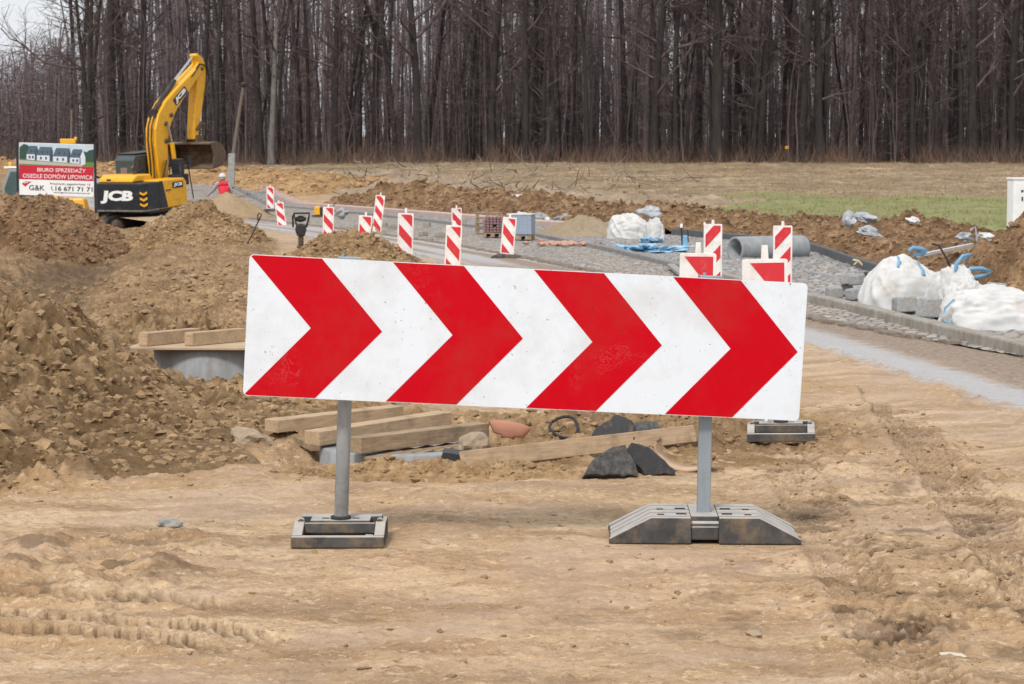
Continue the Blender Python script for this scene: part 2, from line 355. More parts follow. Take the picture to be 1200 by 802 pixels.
def ground_mat():
    m, nt, b = new_mat('ground_surface')
    A = N(nt, 'ShaderNodeVertexColor', layer_name='ma'); B = N(nt, 'ShaderNodeVertexColor', layer_name='mb')
    sa = nt.nodes.new('ShaderNodeSeparateColor'); nt.links.new(A.outputs[0], sa.inputs[0])
    sb = nt.nodes.new('ShaderNodeSeparateColor'); nt.links.new(B.outputs[0], sb.inputs[0])
    soil, grass, forest = sa.outputs; field, grey, dark = sb.outputs
    n0 = noise(nt, .35, 5, .6, dist=.6); n1 = noise(nt, 1.6, 9, .72, dist=.4, stretch=(.6, 1.5, 1)); n2 = noise(nt, 14, 8, .78); n3 = noise(nt, 70, 5, .75); n4 = noise(nt, 5, 9, .8, stretch=(.4, 1.8, 1))
    s = sand_col(nt, n0, n1, n2, n3, n4)
    # clod soil
    d = ramp(nt, mth(nt, 'ADD', mth(nt, 'MULTIPLY', n1, .5), mth(nt, 'MULTIPLY', n2, .5)), [(.38, MUD), (.5, MUD2), (.63, DRYMUD)])
    geo = nt.nodes.new('ShaderNodeNewGeometry')
    pf = ramp(nt, geo.outputs['Pointiness'], [(.38, .5), (.46, 0)])  # mask for hollows: their shade is painted into the ground colour
    nz = mth(nt, 'ADD', soil, mth(nt, 'MULTIPLY', mth(nt, 'SUBTRACT', n1, .5), 1.2))
    col = mixc(nt, ramp(nt, nz, [(.35, 0), (.62, 1)]), s, d)
    gr = ramp(nt, n2, [(.35, (.14, .115, .10)), (.65, (.27, .235, .21))])
    col = mixc(nt, ramp(nt, mth(nt, 'ADD', grey, mth(nt, 'MULTIPLY', mth(nt, 'SUBTRACT', n4, .5), 1.4)), [(.4, 0), (.75, .75)]), col, gr)
    # rough field: dead grass over turned earth
    f1 = noise(nt, .55, 9, .75, stretch=(.35, 1, 1)); f2 = noise(nt, 2.2, 7, .75, stretch=(.5, 1, 1))
    fc = ramp(nt, f1, [(.36, (.15, .105, .068)), (.5, (.29, .21, .135)), (.64, (.42, .32, .205))])
    fc = mixc(nt, ramp(nt, f2, [(.46, 0), (.58, .65)]), fc, (.13, .088, .058))
    fc = mixc(nt, ramp(nt, n0, [(.5, 0), (.7, .35)]), fc, (.2, .19, .09))
    col = mixc(nt, field, col, fc)
    gc = ramp(nt, f2, [(.35, (.13, .155, .052)), (.65, (.26, .255, .115))])
    col = mixc(nt, ramp(nt, mth(nt, 'ADD', grass, mth(nt, 'MULTIPLY', mth(nt, 'SUBTRACT', f1, .5), 1.5)), [(.4, 0), (.7, .9)]), col, gc)
    col = mixc(nt, forest, col, ramp(nt, f2, [(.3, (.06, .035, .022)), (.7, (.15, .085, .05))]))
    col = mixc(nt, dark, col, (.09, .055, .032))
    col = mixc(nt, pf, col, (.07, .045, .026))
    nt.links.new(col, b.inputs['Base Color']); b.inputs['Specular IOR Level'].default_value = .2
    nt.links.new(ramp(nt, n4, [(.4, .95), (.7, .7)]), b.inputs['Roughness'])
    bump(nt, b, mth(nt, 'ADD', mth(nt, 'ADD', n2, mth(nt, 'MULTIPLY', n3, .4)), mth(nt, 'MULTIPLY', n4, .5)), .5, .010)
    return m
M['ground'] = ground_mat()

def road_mat():
    m, nt, b = new_mat('muddy_wet_road')
    A = N(nt, 'ShaderNodeVertexColor', layer_name='ma'); sa = nt.nodes.new('ShaderNodeSeparateColor'); nt.links.new(A.outputs[0], sa.inputs[0])
    t, wet, far = sa.outputs
    g0 = noise(nt, .35, 5, .6, dist=.6); g1 = noise(nt, 1.6, 9, .72, dist=.4, stretch=(.6, 1.5, 1)); g2 = noise(nt, 14, 8, .78); g3 = noise(nt, 70, 5, .75); g4 = noise(nt, 5, 9, .8, stretch=(.4, 1.8, 1))
    n1 = noise(nt, 1.5, 8, .7); n2 = noise(nt, 18, 7, .75); n3 = noise(nt, 4, 8, .75)
    tt = mth(nt, 'ADD', t, mth(nt, 'MULTIPLY', mth(nt, 'SUBTRACT', n1, .5), .32))
    sand = sand_col(nt, g0, g1, g2, g3, g4)
    mudg = ramp(nt, n2, [(.38, (.12, .085, .062)), (.5, (.23, .172, .13)), (.62, (.36, .28, .215))])
    asp = ramp(nt, n2, [(.3, (.30, .285, .28)), (.7, (.43, .415, .415))])  # asphalt grey kept pale: sheen of the wet surface painted into it
    mudg = mixc(nt, ramp(nt, n3, [(.42, 0), (.6, .6)]), mudg, (.24, .18, .13))
    col = mixc(nt, ramp(nt, mth(nt, 'ADD', tt, mth(nt, 'MULTIPLY', mth(nt, 'SUBTRACT', g4, .5), .7)), [(.38, 0), (.72, 1)]), sand, mudg)
    w2 = ramp(nt, mth(nt, 'ADD', wet, mth(nt, 'MULTIPLY', mth(nt, 'SUBTRACT', g4, .5), 2.2)), [(.30, 0), (.75, 1)])
    col = mixc(nt, w2, col, asp)
    col = mixc(nt, ramp(nt, noise(nt, 26, 5, .7), [(.58, 0), (.68, .6)]), col, (.14, .09, .055))
    nt.links.new(col, b.inputs['Base Color'])
    nt.links.new(mixc(nt, w2, (.9, .9, .9), (.42, .42, .42)), b.inputs['Roughness'])
    bump(nt, b, mth(nt, 'ADD', g2, n2), .5, .010); return m
M['road'] = road_mat()

def sett_mat(name, c1, c2, joint, scale=7.0, wet=.6):
    m, nt, b = new_mat(name)
    tc = nt.nodes.new('ShaderNodeTexCoord'); mp = nt.nodes.new('ShaderNodeMapping'); mp.inputs['Rotation'].default_value = (0, 0, .35); nt.links.new(tc.outputs['Object'], mp.inputs[0])
    v = N(nt, 'ShaderNodeTexVoronoi', feature='DISTANCE_TO_EDGE'); v.inputs['Scale'].default_value = scale; v.inputs['Randomness'].default_value = .45
    vc = N(nt, 'ShaderNodeTexVoronoi'); vc.inputs['Scale'].default_value = scale; vc.inputs['Randomness'].default_value = .45
    nt.links.new(mp.outputs[0], v.inputs['Vector']); nt.links.new(mp.outputs[0], vc.inputs['Vector'])
    sp = nt.nodes.new('ShaderNodeSeparateColor'); nt.links.new(vc.outputs['Color'], sp.inputs[0])
    col = ramp(nt, sp.outputs[0], [(.1, c2), (.9, c1)])
    jf = ramp(nt, v.outputs['Distance'], [(.03, 1), (.10, 0)])
    n1 = noise(nt, 1.3, 7, .7)
    col = mixc(nt, jf, col, joint)
    col = mixc(nt, ramp(nt, n1, [(.45, 0), (.68, .75)]), col, (.34, .265, .19))
    nt.links.new(col, b.inputs['Base Color']); nt.links.new(ramp(nt, n1, [(.4, wet), (.6, .9)]), b.inputs['Roughness'])
    bump(nt, b, ramp(nt, v.outputs['Distance'], [(0, 0), (.16, 1)]), .9, .03); return m
M['setts'] = sett_mat('cobble_setts', (.40, .37, .34), (.21, .195, .185), (.13, .10, .075))
M['gravel_bed'] = soil_mat('grey_gravel_bed', (.17, .16, .155), (.26, .25, .24), (.36, .34, .32), 3, .4, .7)
# ------------------------------------------------------------ the lie of the land
ip = np.interp
def kx(y): return ip(y, [0, 12, 19.5, 21.3, 24.5, 27.4, 33.7, 38, 45.8, 54, 62, 70, 84, 114, 135, 170], [4.75, 4.72, 4.5, 4.25, 3.98, 3.63, 3.0, 2.6, 1.76, .62, -.95, -2.7, -6.2, -15, -22.5, -37])
def bx(y): return ip(y, [0, 19.0, 20.4, 22.4, 24.1, 30, 35.7, 42, 49.5, 58.5, 76, 114, 135, 170], [4.72, 4.45, 4.10, 3.62, 3.22, 2.3, 1.24, 0, -1.6, -3.9, -9.2, -20.5, -28, -44])
def ex(y): return ip(y, [0, 20, 30, 33.7, 46, 54, 58, 81, 114, 135, 170], [7.2, 6.6, 5.9, 5.6, 6.0, 4.2, 2.9, -3.5, -13.4, -21, -36])
def lx(y): return ip(y, [0, 11, 17.5, 24, 30, 36], [3.1, 2.75, 2.2, 1.2, -.2, -1.8]) * (y < 36) + (bx(y) - ip(y, [36, 120], [3.05, 4.5])) * (y >= 36)
def base(x, y):
    rr = ip(y, [0, 46, 62, 80, 130, 170, 240, 420, 900], [0, 0, .33, .66, 2.05, 3.1, 4.6, 8, 12])
    ll = ip(y, [0, 100, 119, 130, 170, 240, 420, 900], [0, 0, 1.5, 1.9, 3.0, 4.5, 8, 12])
    w = ss(.5, 13, x - ex(y))
    return w * rr + (1 - w) * ll
def ditch(x, y):       # trench running from the lower left to the machine
    t = np.clip((y - 24) / 24, 0, 1); cx = -5.7 - t * 3.3
    return -.45 * np.exp(-((x - cx) / (.75 + .3 * t)) ** 2) * ss(21, 26, y) * (1 - ss(44, 50, y))
def soilmask(x, y):
    edge = ip(y, [0, 10.2, 11.4, 13, 15, 18, 25, 40, 60, 90, 110], [-9, -3.9, -2.3, -1.25, -.7, -.4, -2.0, -4.2, -6.4, -10, -15])
    m = ss(.5, -.5, (x - edge))
    m = np.maximum(m, .95 * np.exp(-(((x - .35) / 2.0) ** 4 + ((y - 13.7) / 1.25) ** 4)))
    m = m * ss(9.3, 11.5, y)
    m = m * (1 - ss(60, 66, y) * (1 - ss(90, 92, y)) * .6)
    return m
TRK = []
def near_detail(x, y):
    """tyre tread prints, ridges and squashed mud in front of the sign"""
    z = np.zeros_like(x); trk = np.zeros_like(x)
    for (p0, p1, p2, hw, dp) in (((-2.6, 7.95), (-1.6, 7.93), (-.72, 7.48), .085, .042), ((-2.6, 7.6), (-1.7, 7.72), (-.9, 7.3), .08, .046),
                                 ((-2.7, 8.35), (-1.5, 8.42), (-.95, 8.08), .075, .028), ((1.05, 7.3), (1.75, 8.1), (2.15, 9.4), .10, .012),
                                 ((2.95, 18.5), (2.3, 12.5), (1.9, 6.6), .15, .020), ((2.0, 18.0), (1.45, 12.0), (1.28, 6.6), .15, .013)):
        t = np.linspace(0, 1, 200); a = np.array([(1 - t) ** 2 * p0[i] + 2 * t * (1 - t) * p1[i] + t * t * p2[i] for i in (0, 1)])
        box_ = (x > a[0].min() - .2) & (x < a[0].max() + .2) & (y > a[1].min() - .2) & (y < a[1].max() + .2)
        if not box_.any(): continue
        X = x[box_]; Y = y[box_]; best = np.full(X.shape, 9.0); sl = np.zeros(X.shape); sg = np.zeros(X.shape)
        d = np.diff(a, axis=1); L = np.concatenate([[0], np.cumsum(np.hypot(*d))])
        for k in range(0, 200, 2):
            dx = X - a[0, k]; dy = Y - a[1, k]; q = dx * dx + dy * dy; mk = q < best
            k2 = min(k, 198); tx, ty = d[:, k2] / np.hypot(*d[:, k2])
            best = np.where(mk, q, best); sl = np.where(mk, L[k] + dx * tx + dy * ty, sl); sg = np.where(mk, dx * ty - dy * tx, sg)
        w = np.abs(sg) / hw; fade = ss(0, .25, sl) * ss(0, .35, L[-1] - sl) * (best < .05)
        tread = np.sin((sl + np.abs(sg) * 1.3) * 2 * math.pi / .085)
        trk[box_] = np.maximum(trk[box_], fade * (w < 1.05) * (.22 + .45 * (tread < .1)) * (dp / .042))
        z[box_] += fade * ((w < 1) * (-.55 * dp + .6 * dp * np.clip(tread * 3, -1, 1)) + dp * .9 * np.exp(-((w - 1.2) / .22) ** 2))
    # squashed ridges low left, dried ripples low right
    k = np.exp(-(((x + 1.75) / .55) ** 4 + ((y - 9.1) / .75) ** 4))
    z += k * (.042 * np.clip(puff(x * 3.2, y * 5, 4, 31) + .25, -.3, 2))
    k = np.exp(-(((x - 1.55) / .55) ** 4 + ((y - 8.5) / 1.15) ** 4))
    z += k * .022 * np.clip(perlin(x * 2.2, y * 13 + 1.2 * perlin(x * 2, y * 2, 8), 33) * 2, -.4, 1)
    k = np.exp(-(((x - 2.0) / .9) ** 4 + ((y - 11.6) / 1.1) ** 4))
    z += k * .03 * np.clip(puff(x * 3, y * 4, 3, 35), -.3, 1.5)
    TRK[:] = [trk]
    return z
def ground_z(x, y, fine=True):
    x = np.asarray(x, float); y = np.asarray(y, float)
    z = base(x, y) + ditch(x, y)
    # the machine stands in a dug pit, the near ring wells sit in shallow hollows
    z = z - .62 * np.exp(-(((x + 13.2) / 3.6) ** 4 + ((y - 75.5) / 11) ** 4))
    z = z - .16 * np.exp(-(((x + .35) / .85) ** 4 + ((y - 12.35) / .42) ** 4))
    inner = ss(-.05, .6, x - lx(y) + .35 * fbm(x * 1.3, y * .8, 3, 88)) * (1 - ss(-.25, .15, x - ex(y)))       # under road and pavement
    soil = soilmask(x, y)
    fld = ss(1.0, 3.5, x - ex(y)) * ss(30, 36, y)
    if fine:
        far = ss(40, 90, y)
        a = .011 + .075 * soil + .05 * fld
        z = z + (1 - inner) * (a * puff(x * 1.1, y * 1.1, 5, 3, .6) + .012 * fbm(x * .8, y * .8, 3, 5))
        z = z + (1 - inner) * soil * .045 * puff(x * 5.5, y * 5.5, 4, 13, .6) * (1 - far)
        z = z + (1 - inner) * (.010 * fbm(x * 1.3, y * 2.2, 4, 21) + .0075 * fbm(x * 9, y * 9, 5, 22, .62) + .0028 * puff(x * 22, y * 26, 3, 24) * (1 - ss(11, 15, y))) * (1 - far)
        z = z + near_detail(x, y)
        z = z + fld * .10 * fbm(x * .35, y * .5, 3, 40)
        # flat spot under the sign's feet
        for fx_, fy_, r_ in ((-.745, 9.65, .30), (.82, 9.65, .52), (1.62, 13.25, .34)):
            w = np.exp(-(((x - fx_) / r_) ** 6 + ((y - fy_) / .34) ** 6)); z = z * (1 - w) + w * 0
    z = z - .07 * inner
    return z

def axis_u():
    c = np.linspace(-.34, .34, 820); s = np.concatenate([.34 + .0012 * (1.16 ** np.arange(1, 52) - 1) / .16 * 1.0])
    s = s[s < 4]; return np.concatenate([-s[::-1], c, s])
def rows():
    r = [1.0]
    while r[-1] < 1600:
        y = r[-1]; k = .06 if y < 5 else .0017 if y < 13 else .0026 if y < 20 else .0042 if y < 140 else .02 if y < 400 else .1
        r.append(y * (1 + k))
    return np.array(r)
Uu, Yr = np.meshgrid(axis_u(), rows()); Xr = Uu * Yr
Zr = ground_z(Xr, Yr)
soil = soilmask(Xr, Yr)
fld = ss(.6, 3.5, Xr - ex(Yr)) * ss(24, 34, Yr) + ss(108, 124, Yr) * (Xr < ex(Yr) + 2); fld = np.clip(fld, 0, 1)
grassm = np.clip(fld * ss(1, 5, Xr + (Yr - 50) * .0 - 3.2) * ss(44, 52, Yr) * (1 - ss(80, 92, Yr + .35 * Xr)), 0, 1)
forest = ss(128.5, 131.5, Yr + 1.5 * perlin(Xr * .15, Yr * 0, 50)) * ss(-60, -30, Xr)
grey = .32 * np.exp(-(((Xr - 2.0) / 1.3) ** 4 + ((Yr - 10.5) / 2.6) ** 4)) + .5 * np.exp(-(((Xr + 5.5) / 3.5) ** 4 + ((Yr - 53) / 6) ** 4))
dark = np.clip(-ditch(Xr, Yr) * 1.6, 0, .6) + np.clip(-near_detail(Xr, Yr) * 15 - .08, 0, .3) + TRK[0] * (.75 + .5 * perlin(Xr * 3, Yr * 4, 220)) + .7 * np.exp(-(((Xr + 13.2) / 3.8) ** 4 + ((Yr - 77.5) / 9) ** 4))  # ditch and pit darkened; shade in ruts and tread prints painted in
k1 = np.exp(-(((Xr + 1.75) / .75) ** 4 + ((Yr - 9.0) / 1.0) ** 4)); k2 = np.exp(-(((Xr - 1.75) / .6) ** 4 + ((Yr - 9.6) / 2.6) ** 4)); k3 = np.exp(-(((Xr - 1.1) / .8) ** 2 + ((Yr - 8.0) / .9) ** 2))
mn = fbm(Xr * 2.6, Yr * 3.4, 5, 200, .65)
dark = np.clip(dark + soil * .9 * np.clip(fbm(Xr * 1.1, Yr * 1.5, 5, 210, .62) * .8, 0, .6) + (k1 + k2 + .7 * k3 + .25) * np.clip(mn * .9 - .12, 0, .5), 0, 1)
one = np.ones_like(Xr)
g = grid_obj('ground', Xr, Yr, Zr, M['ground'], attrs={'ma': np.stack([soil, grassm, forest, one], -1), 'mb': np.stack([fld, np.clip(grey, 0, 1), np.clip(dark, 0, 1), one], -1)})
tag(g, 'sandy trampled earth of the building site rising to a rough field', kind='structure')
def gz(x, y): return float(ground_z(np.array([x]), np.array([y]))[0])

# ------------------------------------------------------------ road, setts strip, kerbs, pavement
ys = np.concatenate([np.arange(3, 40, .06), np.arange(40, 80, .15), np.arange(80, 140, .4)])
def sheet(name, fa, fb, n, zf, mat, attr=None):
    t = np.linspace(0, 1, n); T, Y = np.meshgrid(t, ys); X = fa(Y) * (1 - T) + fb(Y) * T
    Z = base(X, Y) + zf(X, Y, T)
    return grid_obj(name, X, Y, Z, mat, attrs=attr(X, Y, T) if attr else None)
def roadattr(X, Y, T):
    wet = np.clip(np.exp(-((X - ip(Y, [10, 12, 15.6, 22, 30], [4.5, 4.1, 3.6, 2.85, 1.6])) / (.20 + .008 * Y)) ** 2) * .95 * (Y < 34) + ss(30, 44, Y) * ss(.2, .45, T) * (.55 + .75 * perlin(T * 9 + .3 * perlin(Y * .1, Y * 0, 70), Y * .06, 71)), 0, 1)
    t2 = T * (1 - ss(30, 50, Y)) + ss(30, 50, Y) * np.clip(T * 1.5, 0, 1)
    return {'ma': np.stack([t2, wet, Y / 140, np.ones_like(X)], -1)}
o = sheet('road', lambda y: lx(y) - .15, lambda y: bx(y) + .05, 60, lambda X, Y, T: -.03 + .035 * ss(0, .3, T) + .006 * fbm(X * 3, Y * 1.5, 3, 60)  + .05 * np.clip(puff(X * 5, Y * 2, 4, 61), 0, 1) * np.exp(-((T - .42) / .10) ** 2), M['road'], roadattr)
tag(o, 'wet muddy road curving away behind the sign', kind='structure')
o = sheet('cobbled_strip', bx, kx, 26, lambda X, Y, T: .022 + .012 * perlin(X * 7, Y * 7, 62) + .008 * perlin(X * 2, Y * 2, 63), M['setts'])
tag(o, 'cobbled strip of setts between road and kerb', kind='structure')
o = sheet('pavement', kx, ex, 40, lambda X, Y, T: .035 + .03 * np.clip(puff(X * 3, Y * 3, 3, 64), -.2, 1), sett_mat('grey_wet_setts', (.33, .33, .34), (.19, .195, .205), (.14, .125, .11), 6.0, .45))
tag(o, 'grey wet pavement bed beyond the kerb', kind='structure')
# jagged broken edge of the setts along the road
mb = MB(); rr = random.Random(5); y = 20.6
while y < 95:
    st = .17 if y < 40 else .35
    x = float(bx(y)); dx = float(bx(y + .1) - bx(y - .1)) / .2; an = -math.atan(dx)
    if rr.random() < .93:
        mb.box((x + .03 + rr.uniform(-.045, .045), y, float(base(x, y)) - .015 + rr.uniform(-.012, .008)), (.16, st * .9, .10 + rr.uniform(-.01, .015)), rot=(rr.uniform(-.08, .08), rr.uniform(-.08, .08), an + rr.uniform(-.15, .15)), taper=.9)
    y += st
o = mb.build('sett_edge', pm('muddy_setts', (.25, .2, .16), (.13, .10, .08), 14, .8, bmp=.8, bdist=.01), bevel=.012); tag(o, 'ragged muddy edge course of setts', kind='structure')
def kerbline(name, fx, y0, y1, ln, w, h, mat, label, z0=0.0):
    mb = MB(); y = y0
    while y < y1:
        a = Vector((float(fx(y)), y)); b = Vector((float(fx(y + ln)), y + ln)); d = (b - a); L = d.length; k = ln / L
        b = Vector((float(fx(y + ln * k)), y + ln * k)); c = (a + b) / 2; an = math.atan2(b.y - a.y, b.x - a.x)
        mb.box((c.x, c.y, float(base(c.x, c.y)) + z0 + h / 2 + random.uniform(-.004, .004)), ((b - a).length - .012, w, h), rot=(0, 0, an + random.uniform(-.006, .006)))
        y += ln * k
    o = mb.build(name, mat, bevel=.02); tag(o, label, kind='structure'); return o
kerbline('kerb', kx, 11, 34, 1.0, .16, .24, M['kerb'], 'pale concrete kerb along the cobbled strip', -.12)
kerbline('far_kerb', kx, 34, 120, 1.0, .16, .17, pm('darker_kerb', (.25, .245, .24), (.17, .165, .16), 6, .85, bmp=.2), 'flush grey kerb receding towards the bend', -.06)
kerbline('edging', ex, 30, 54, 1.0, .09, .22, pm('dark_edging', (.10, .11, .12), (.07, .075, .08), 8, .8), 'dark kerb edging below the bank', -.03)
kerbline('edging_pale', lambda y: ex(y) - .4, 55, 118, 1.0, .5, .2, pm('pinkish_edging', (.46, .36, .33), (.40, .30, .27), 1.2, .85), 'pinkish kerb edging at the far side of the road', 0)

# ------------------------------------------------------------ heaps and banks
def heap(name, cx, cy, rx, ry, H, mat, label, seed, res=.05, pw=1.3, rough=.12, nclod=500, rc=(.015, .06), rot=0, cat='soil heap', hfun=None, flat=0):
    n = int(2.6 * rx / res); m_ = int(2.6 * ry / res)
    X, Y = np.meshgrid(np.linspace(-1.3 * rx, 1.3 * rx, n), np.linspace(-1.3 * ry, 1.3 * ry, m_))
    c, s_ = math.cos(rot), math.sin(rot); WX = cx + X * c - Y * s_; WY = cy + X * s_ + Y * c
    wob = 1 + .16 * fbm(WX / rx * 1.3, WY / ry * 1.3, 3, seed)
    r = np.sqrt((X / rx) ** 2 + (Y / ry) ** 2) / wob
    k = np.clip(1 - r, 0, 1); k = np.minimum(k * (1 + flat), 1) if flat else k
    prof = k ** pw if pw != 1 else k
    if hfun is not None: prof = prof * hfun(WX, WY)
    bz = base(WX, WY) + ditch(WX, WY)
    sc = 1 / max(.25, min(rx, ry) * .55)
    nz = rough * (puff(WX * sc * 1.6, WY * sc * 1.6, 3, seed + 1, .55) + .55 * puff(WX * sc * 6, WY * sc * 6, 5, seed + 2, .6) - .25 * puff(WX * sc * 3.1, WY * sc * 3.1, 3, seed + 9, .6))
    Hh = H * prof + nz * ss(0, .2, prof) * (.4 + .6 * prof)
    keep = (prof > .004)
    Z = bz - .10 + (.10 + Hh) * ss(0, .03, prof)
    Z = np.maximum(Z, ground_z(WX, WY, False) - .15)
    # clods lying on it
    ext = None
    if nclod:
        w = (prof > .03).reshape(-1).nonzero()[0]; pick = RNG.choice(w, nclod)
        pts = np.stack([WX.reshape(-1)[pick], WY.reshape(-1)[pick], Z.reshape(-1)[pick]], -1) + RNG.uniform(-.02, .02, (nclod, 3)) * [1, 1, .2] - [0, 0, .006]
        rad = rc[0] + (rc[1] - rc[0]) * RNG.random(nclod) ** 4.5
        ext = clods(pts, rad)
    o = grid_obj(name, WX, WY, Z, mat, keep=keep, extra=ext); tag(o, label, cat); return o, (cx, cy)
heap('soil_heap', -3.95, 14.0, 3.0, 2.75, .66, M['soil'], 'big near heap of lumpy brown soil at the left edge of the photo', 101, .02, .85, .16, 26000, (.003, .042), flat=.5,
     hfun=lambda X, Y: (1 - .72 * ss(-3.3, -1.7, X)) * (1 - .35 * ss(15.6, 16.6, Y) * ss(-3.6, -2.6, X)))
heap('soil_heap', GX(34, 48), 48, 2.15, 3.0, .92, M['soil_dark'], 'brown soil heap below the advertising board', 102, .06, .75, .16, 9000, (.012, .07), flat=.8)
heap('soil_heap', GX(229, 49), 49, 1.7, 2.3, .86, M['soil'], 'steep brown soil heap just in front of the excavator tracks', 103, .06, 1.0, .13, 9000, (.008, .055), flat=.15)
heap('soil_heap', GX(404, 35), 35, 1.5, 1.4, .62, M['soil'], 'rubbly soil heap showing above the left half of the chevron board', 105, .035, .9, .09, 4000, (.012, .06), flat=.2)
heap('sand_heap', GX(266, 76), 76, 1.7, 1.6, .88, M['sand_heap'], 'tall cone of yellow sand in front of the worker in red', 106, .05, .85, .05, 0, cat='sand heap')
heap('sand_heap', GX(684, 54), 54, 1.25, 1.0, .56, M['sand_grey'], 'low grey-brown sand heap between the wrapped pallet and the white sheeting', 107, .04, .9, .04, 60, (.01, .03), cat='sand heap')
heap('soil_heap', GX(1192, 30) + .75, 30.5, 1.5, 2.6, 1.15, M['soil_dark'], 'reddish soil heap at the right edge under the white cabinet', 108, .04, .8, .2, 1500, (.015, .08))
heap('soil_heap', GX(150, 20), 20.8, 1.3, 1.0, .18, M['soil'], 'low ridge of clods behind the boarded ring', 109, .03, .8, .13, 700, (.01, .05))

def strip(name, pts, width, hf, mat, label, seed, res=(.16, .1), rough=.2, nclod=2500, rc=(.03, .13), cat='earth bank'):
    pts = np.array(pts, float); d = np.hypot(*np.diff(pts, axis=0).T); L = np.concatenate([[0], np.cumsum(d)])
    s = np.arange(0, L[-1], res[0]); cx = np.interp(s, L, pts[:, 0]); cy = np.interp(s, L, pts[:, 1])
    k = max(3, int(4 / res[0])); ker = np.ones(k) / k
    cx = np.convolve(np.pad(cx, k // 2, 'edge'), ker, 'same')[k // 2:k // 2 + len(s)]; cy = np.convolve(np.pad(cy, k // 2, 'edge'), ker, 'same')[k // 2:k // 2 + len(s)]
    tx = np.gradient(cx); ty = np.gradient(cy); l = np.hypot(tx, ty); tx /= l; ty /= l
    v = np.arange(-width, width, res[1]); Sg, V = np.meshgrid(s, v, indexing='ij')
    X = cx[:, None] - ty[:, None] * V; Y = cy[:, None] + tx[:, None] * V
    wob = 1 + .35 * fbm(X * .22, Y * .22, 3, seed)
    prof = np.clip(1 - np.abs(V + .25 * width * fbm(X * .15, Y * .15, 2, seed + 3)) / width, 0, 1) ** .8 * ss(0, 2, Sg) * ss(0, 2, L[-1] - Sg)
    H = np.interp(s, L, hf)[:, None] * wob
    nz = rough * (puff(X * .8, Y * .8, 4, seed + 1, .6) + .35 * puff(X * 4, Y * 4, 3, seed + 2, .6))
    Z = base(X, Y) - .14 + .14 * ss(0, .04, prof) + H * prof + nz * ss(.02, .3, prof)
    w = (prof > .08).reshape(-1).nonzero()[0]; pick = RNG.choice(w, nclod)
    q = np.stack([X.reshape(-1)[pick], Y.reshape(-1)[pick], Z.reshape(-1)[pick]], -1)
    o = grid_obj(name, X, Y, Z, mat, keep=prof > .005, extra=clods(q, rc[0] + (rc[1] - rc[0]) * RNG.random(nclod) ** 2.5)); return tag(o, label, cat)
heap('soil_heap', -.35, 11.86, .95, .30, .05, M['soil'], 'low rim of loose soil in front of the sunken ring', 110, .012, .8, .02, 900, (.005, .028), flat=.3)
heap('soil_heap', .55, 12.5, 1.1, .7, .02, M['soil'], 'low spread of soil under the broken asphalt', 111, .02, .8, .02, 700, (.006, .025), flat=.2)
strip('earth_bank', [(10.5, 24), (9.2, 29), (8.0, 34), (7.9, 44), (6.8, 52), (5.2, 58)], 1.9, [1.0, .75, .48, .55, .45, .4], M['soil_dark'], 'long reddish-brown bank of dug earth between wet pavement and green strip', 120, (.09, .07), .17, 8000, (.015, .075))
strip('earth_bank', [(5.6, 59), (1.6, 74), (-2.6, 90), (-6.5, 102)], 2.8, [.35, .45, .6, .8], M['soil_dark'], 'churned brown earth bank behind the pinkish kerb edging', 130, (.14, .1), .24, 6000, (.03, .11))
strip('earth_bank', [(-7.5, 106), (-12, 113), (-19, 118), (-27, 122), (-40, 128)], 3.6, [.5, .5, .4, .45, .5], M['soil_orange'], 'orange sandy bank between the far bend of the road and the wood', 140, (.2, .14), .18, 2500, (.04, .18))
strip('earth_bank', [(6, 74), (0, 90), (-4, 104), (-9, 116)], 3.5, [.08, .12, .16, .25], pm('brushy_earth', (.36, .275, .19), (.19, .135, .09), .8, .95, bmp=.8, bdist=.08), 'grey-brown mound of root debris at the field corner', 150, (.2, .14), .14, 1500, (.03, .12))

# loose clods and grit on the open ground (nobody could count it)
n = 60000; yy = 6.5 * (38 / 6.5) ** RNG.random(n); xx = RNG.uniform(-.27, .27, n) * yy
keep_ = (RNG.random(n) < .025 + .10 * (perlin(xx * 1.2, yy * 2.0, 77) > .25) + .88 * soilmask(xx, yy) + .35 * np.exp(-(((xx - 1.9) / .8) ** 4 + ((yy - 10.5) / 3) ** 4))) & ((xx < lx(yy) + .3) | (yy < 16))
xx = xx[keep_]; yy = yy[keep_]; zz = ground_z(xx, yy)
rad = (.0022 + .010 * RNG.random(len(xx)) ** 5 + .016 * soilmask(xx, yy) * RNG.random(len(xx)) ** 4) * (1 + yy / 14)
V, T = clods(np.stack([xx, yy, zz], -1), rad, amp=.45, flat=.5); o = tri_obj('gravel', V, T, M['soil']); tag(o, 'loose clods and grit strewn over the ground', 'gravel', kind='stuff')
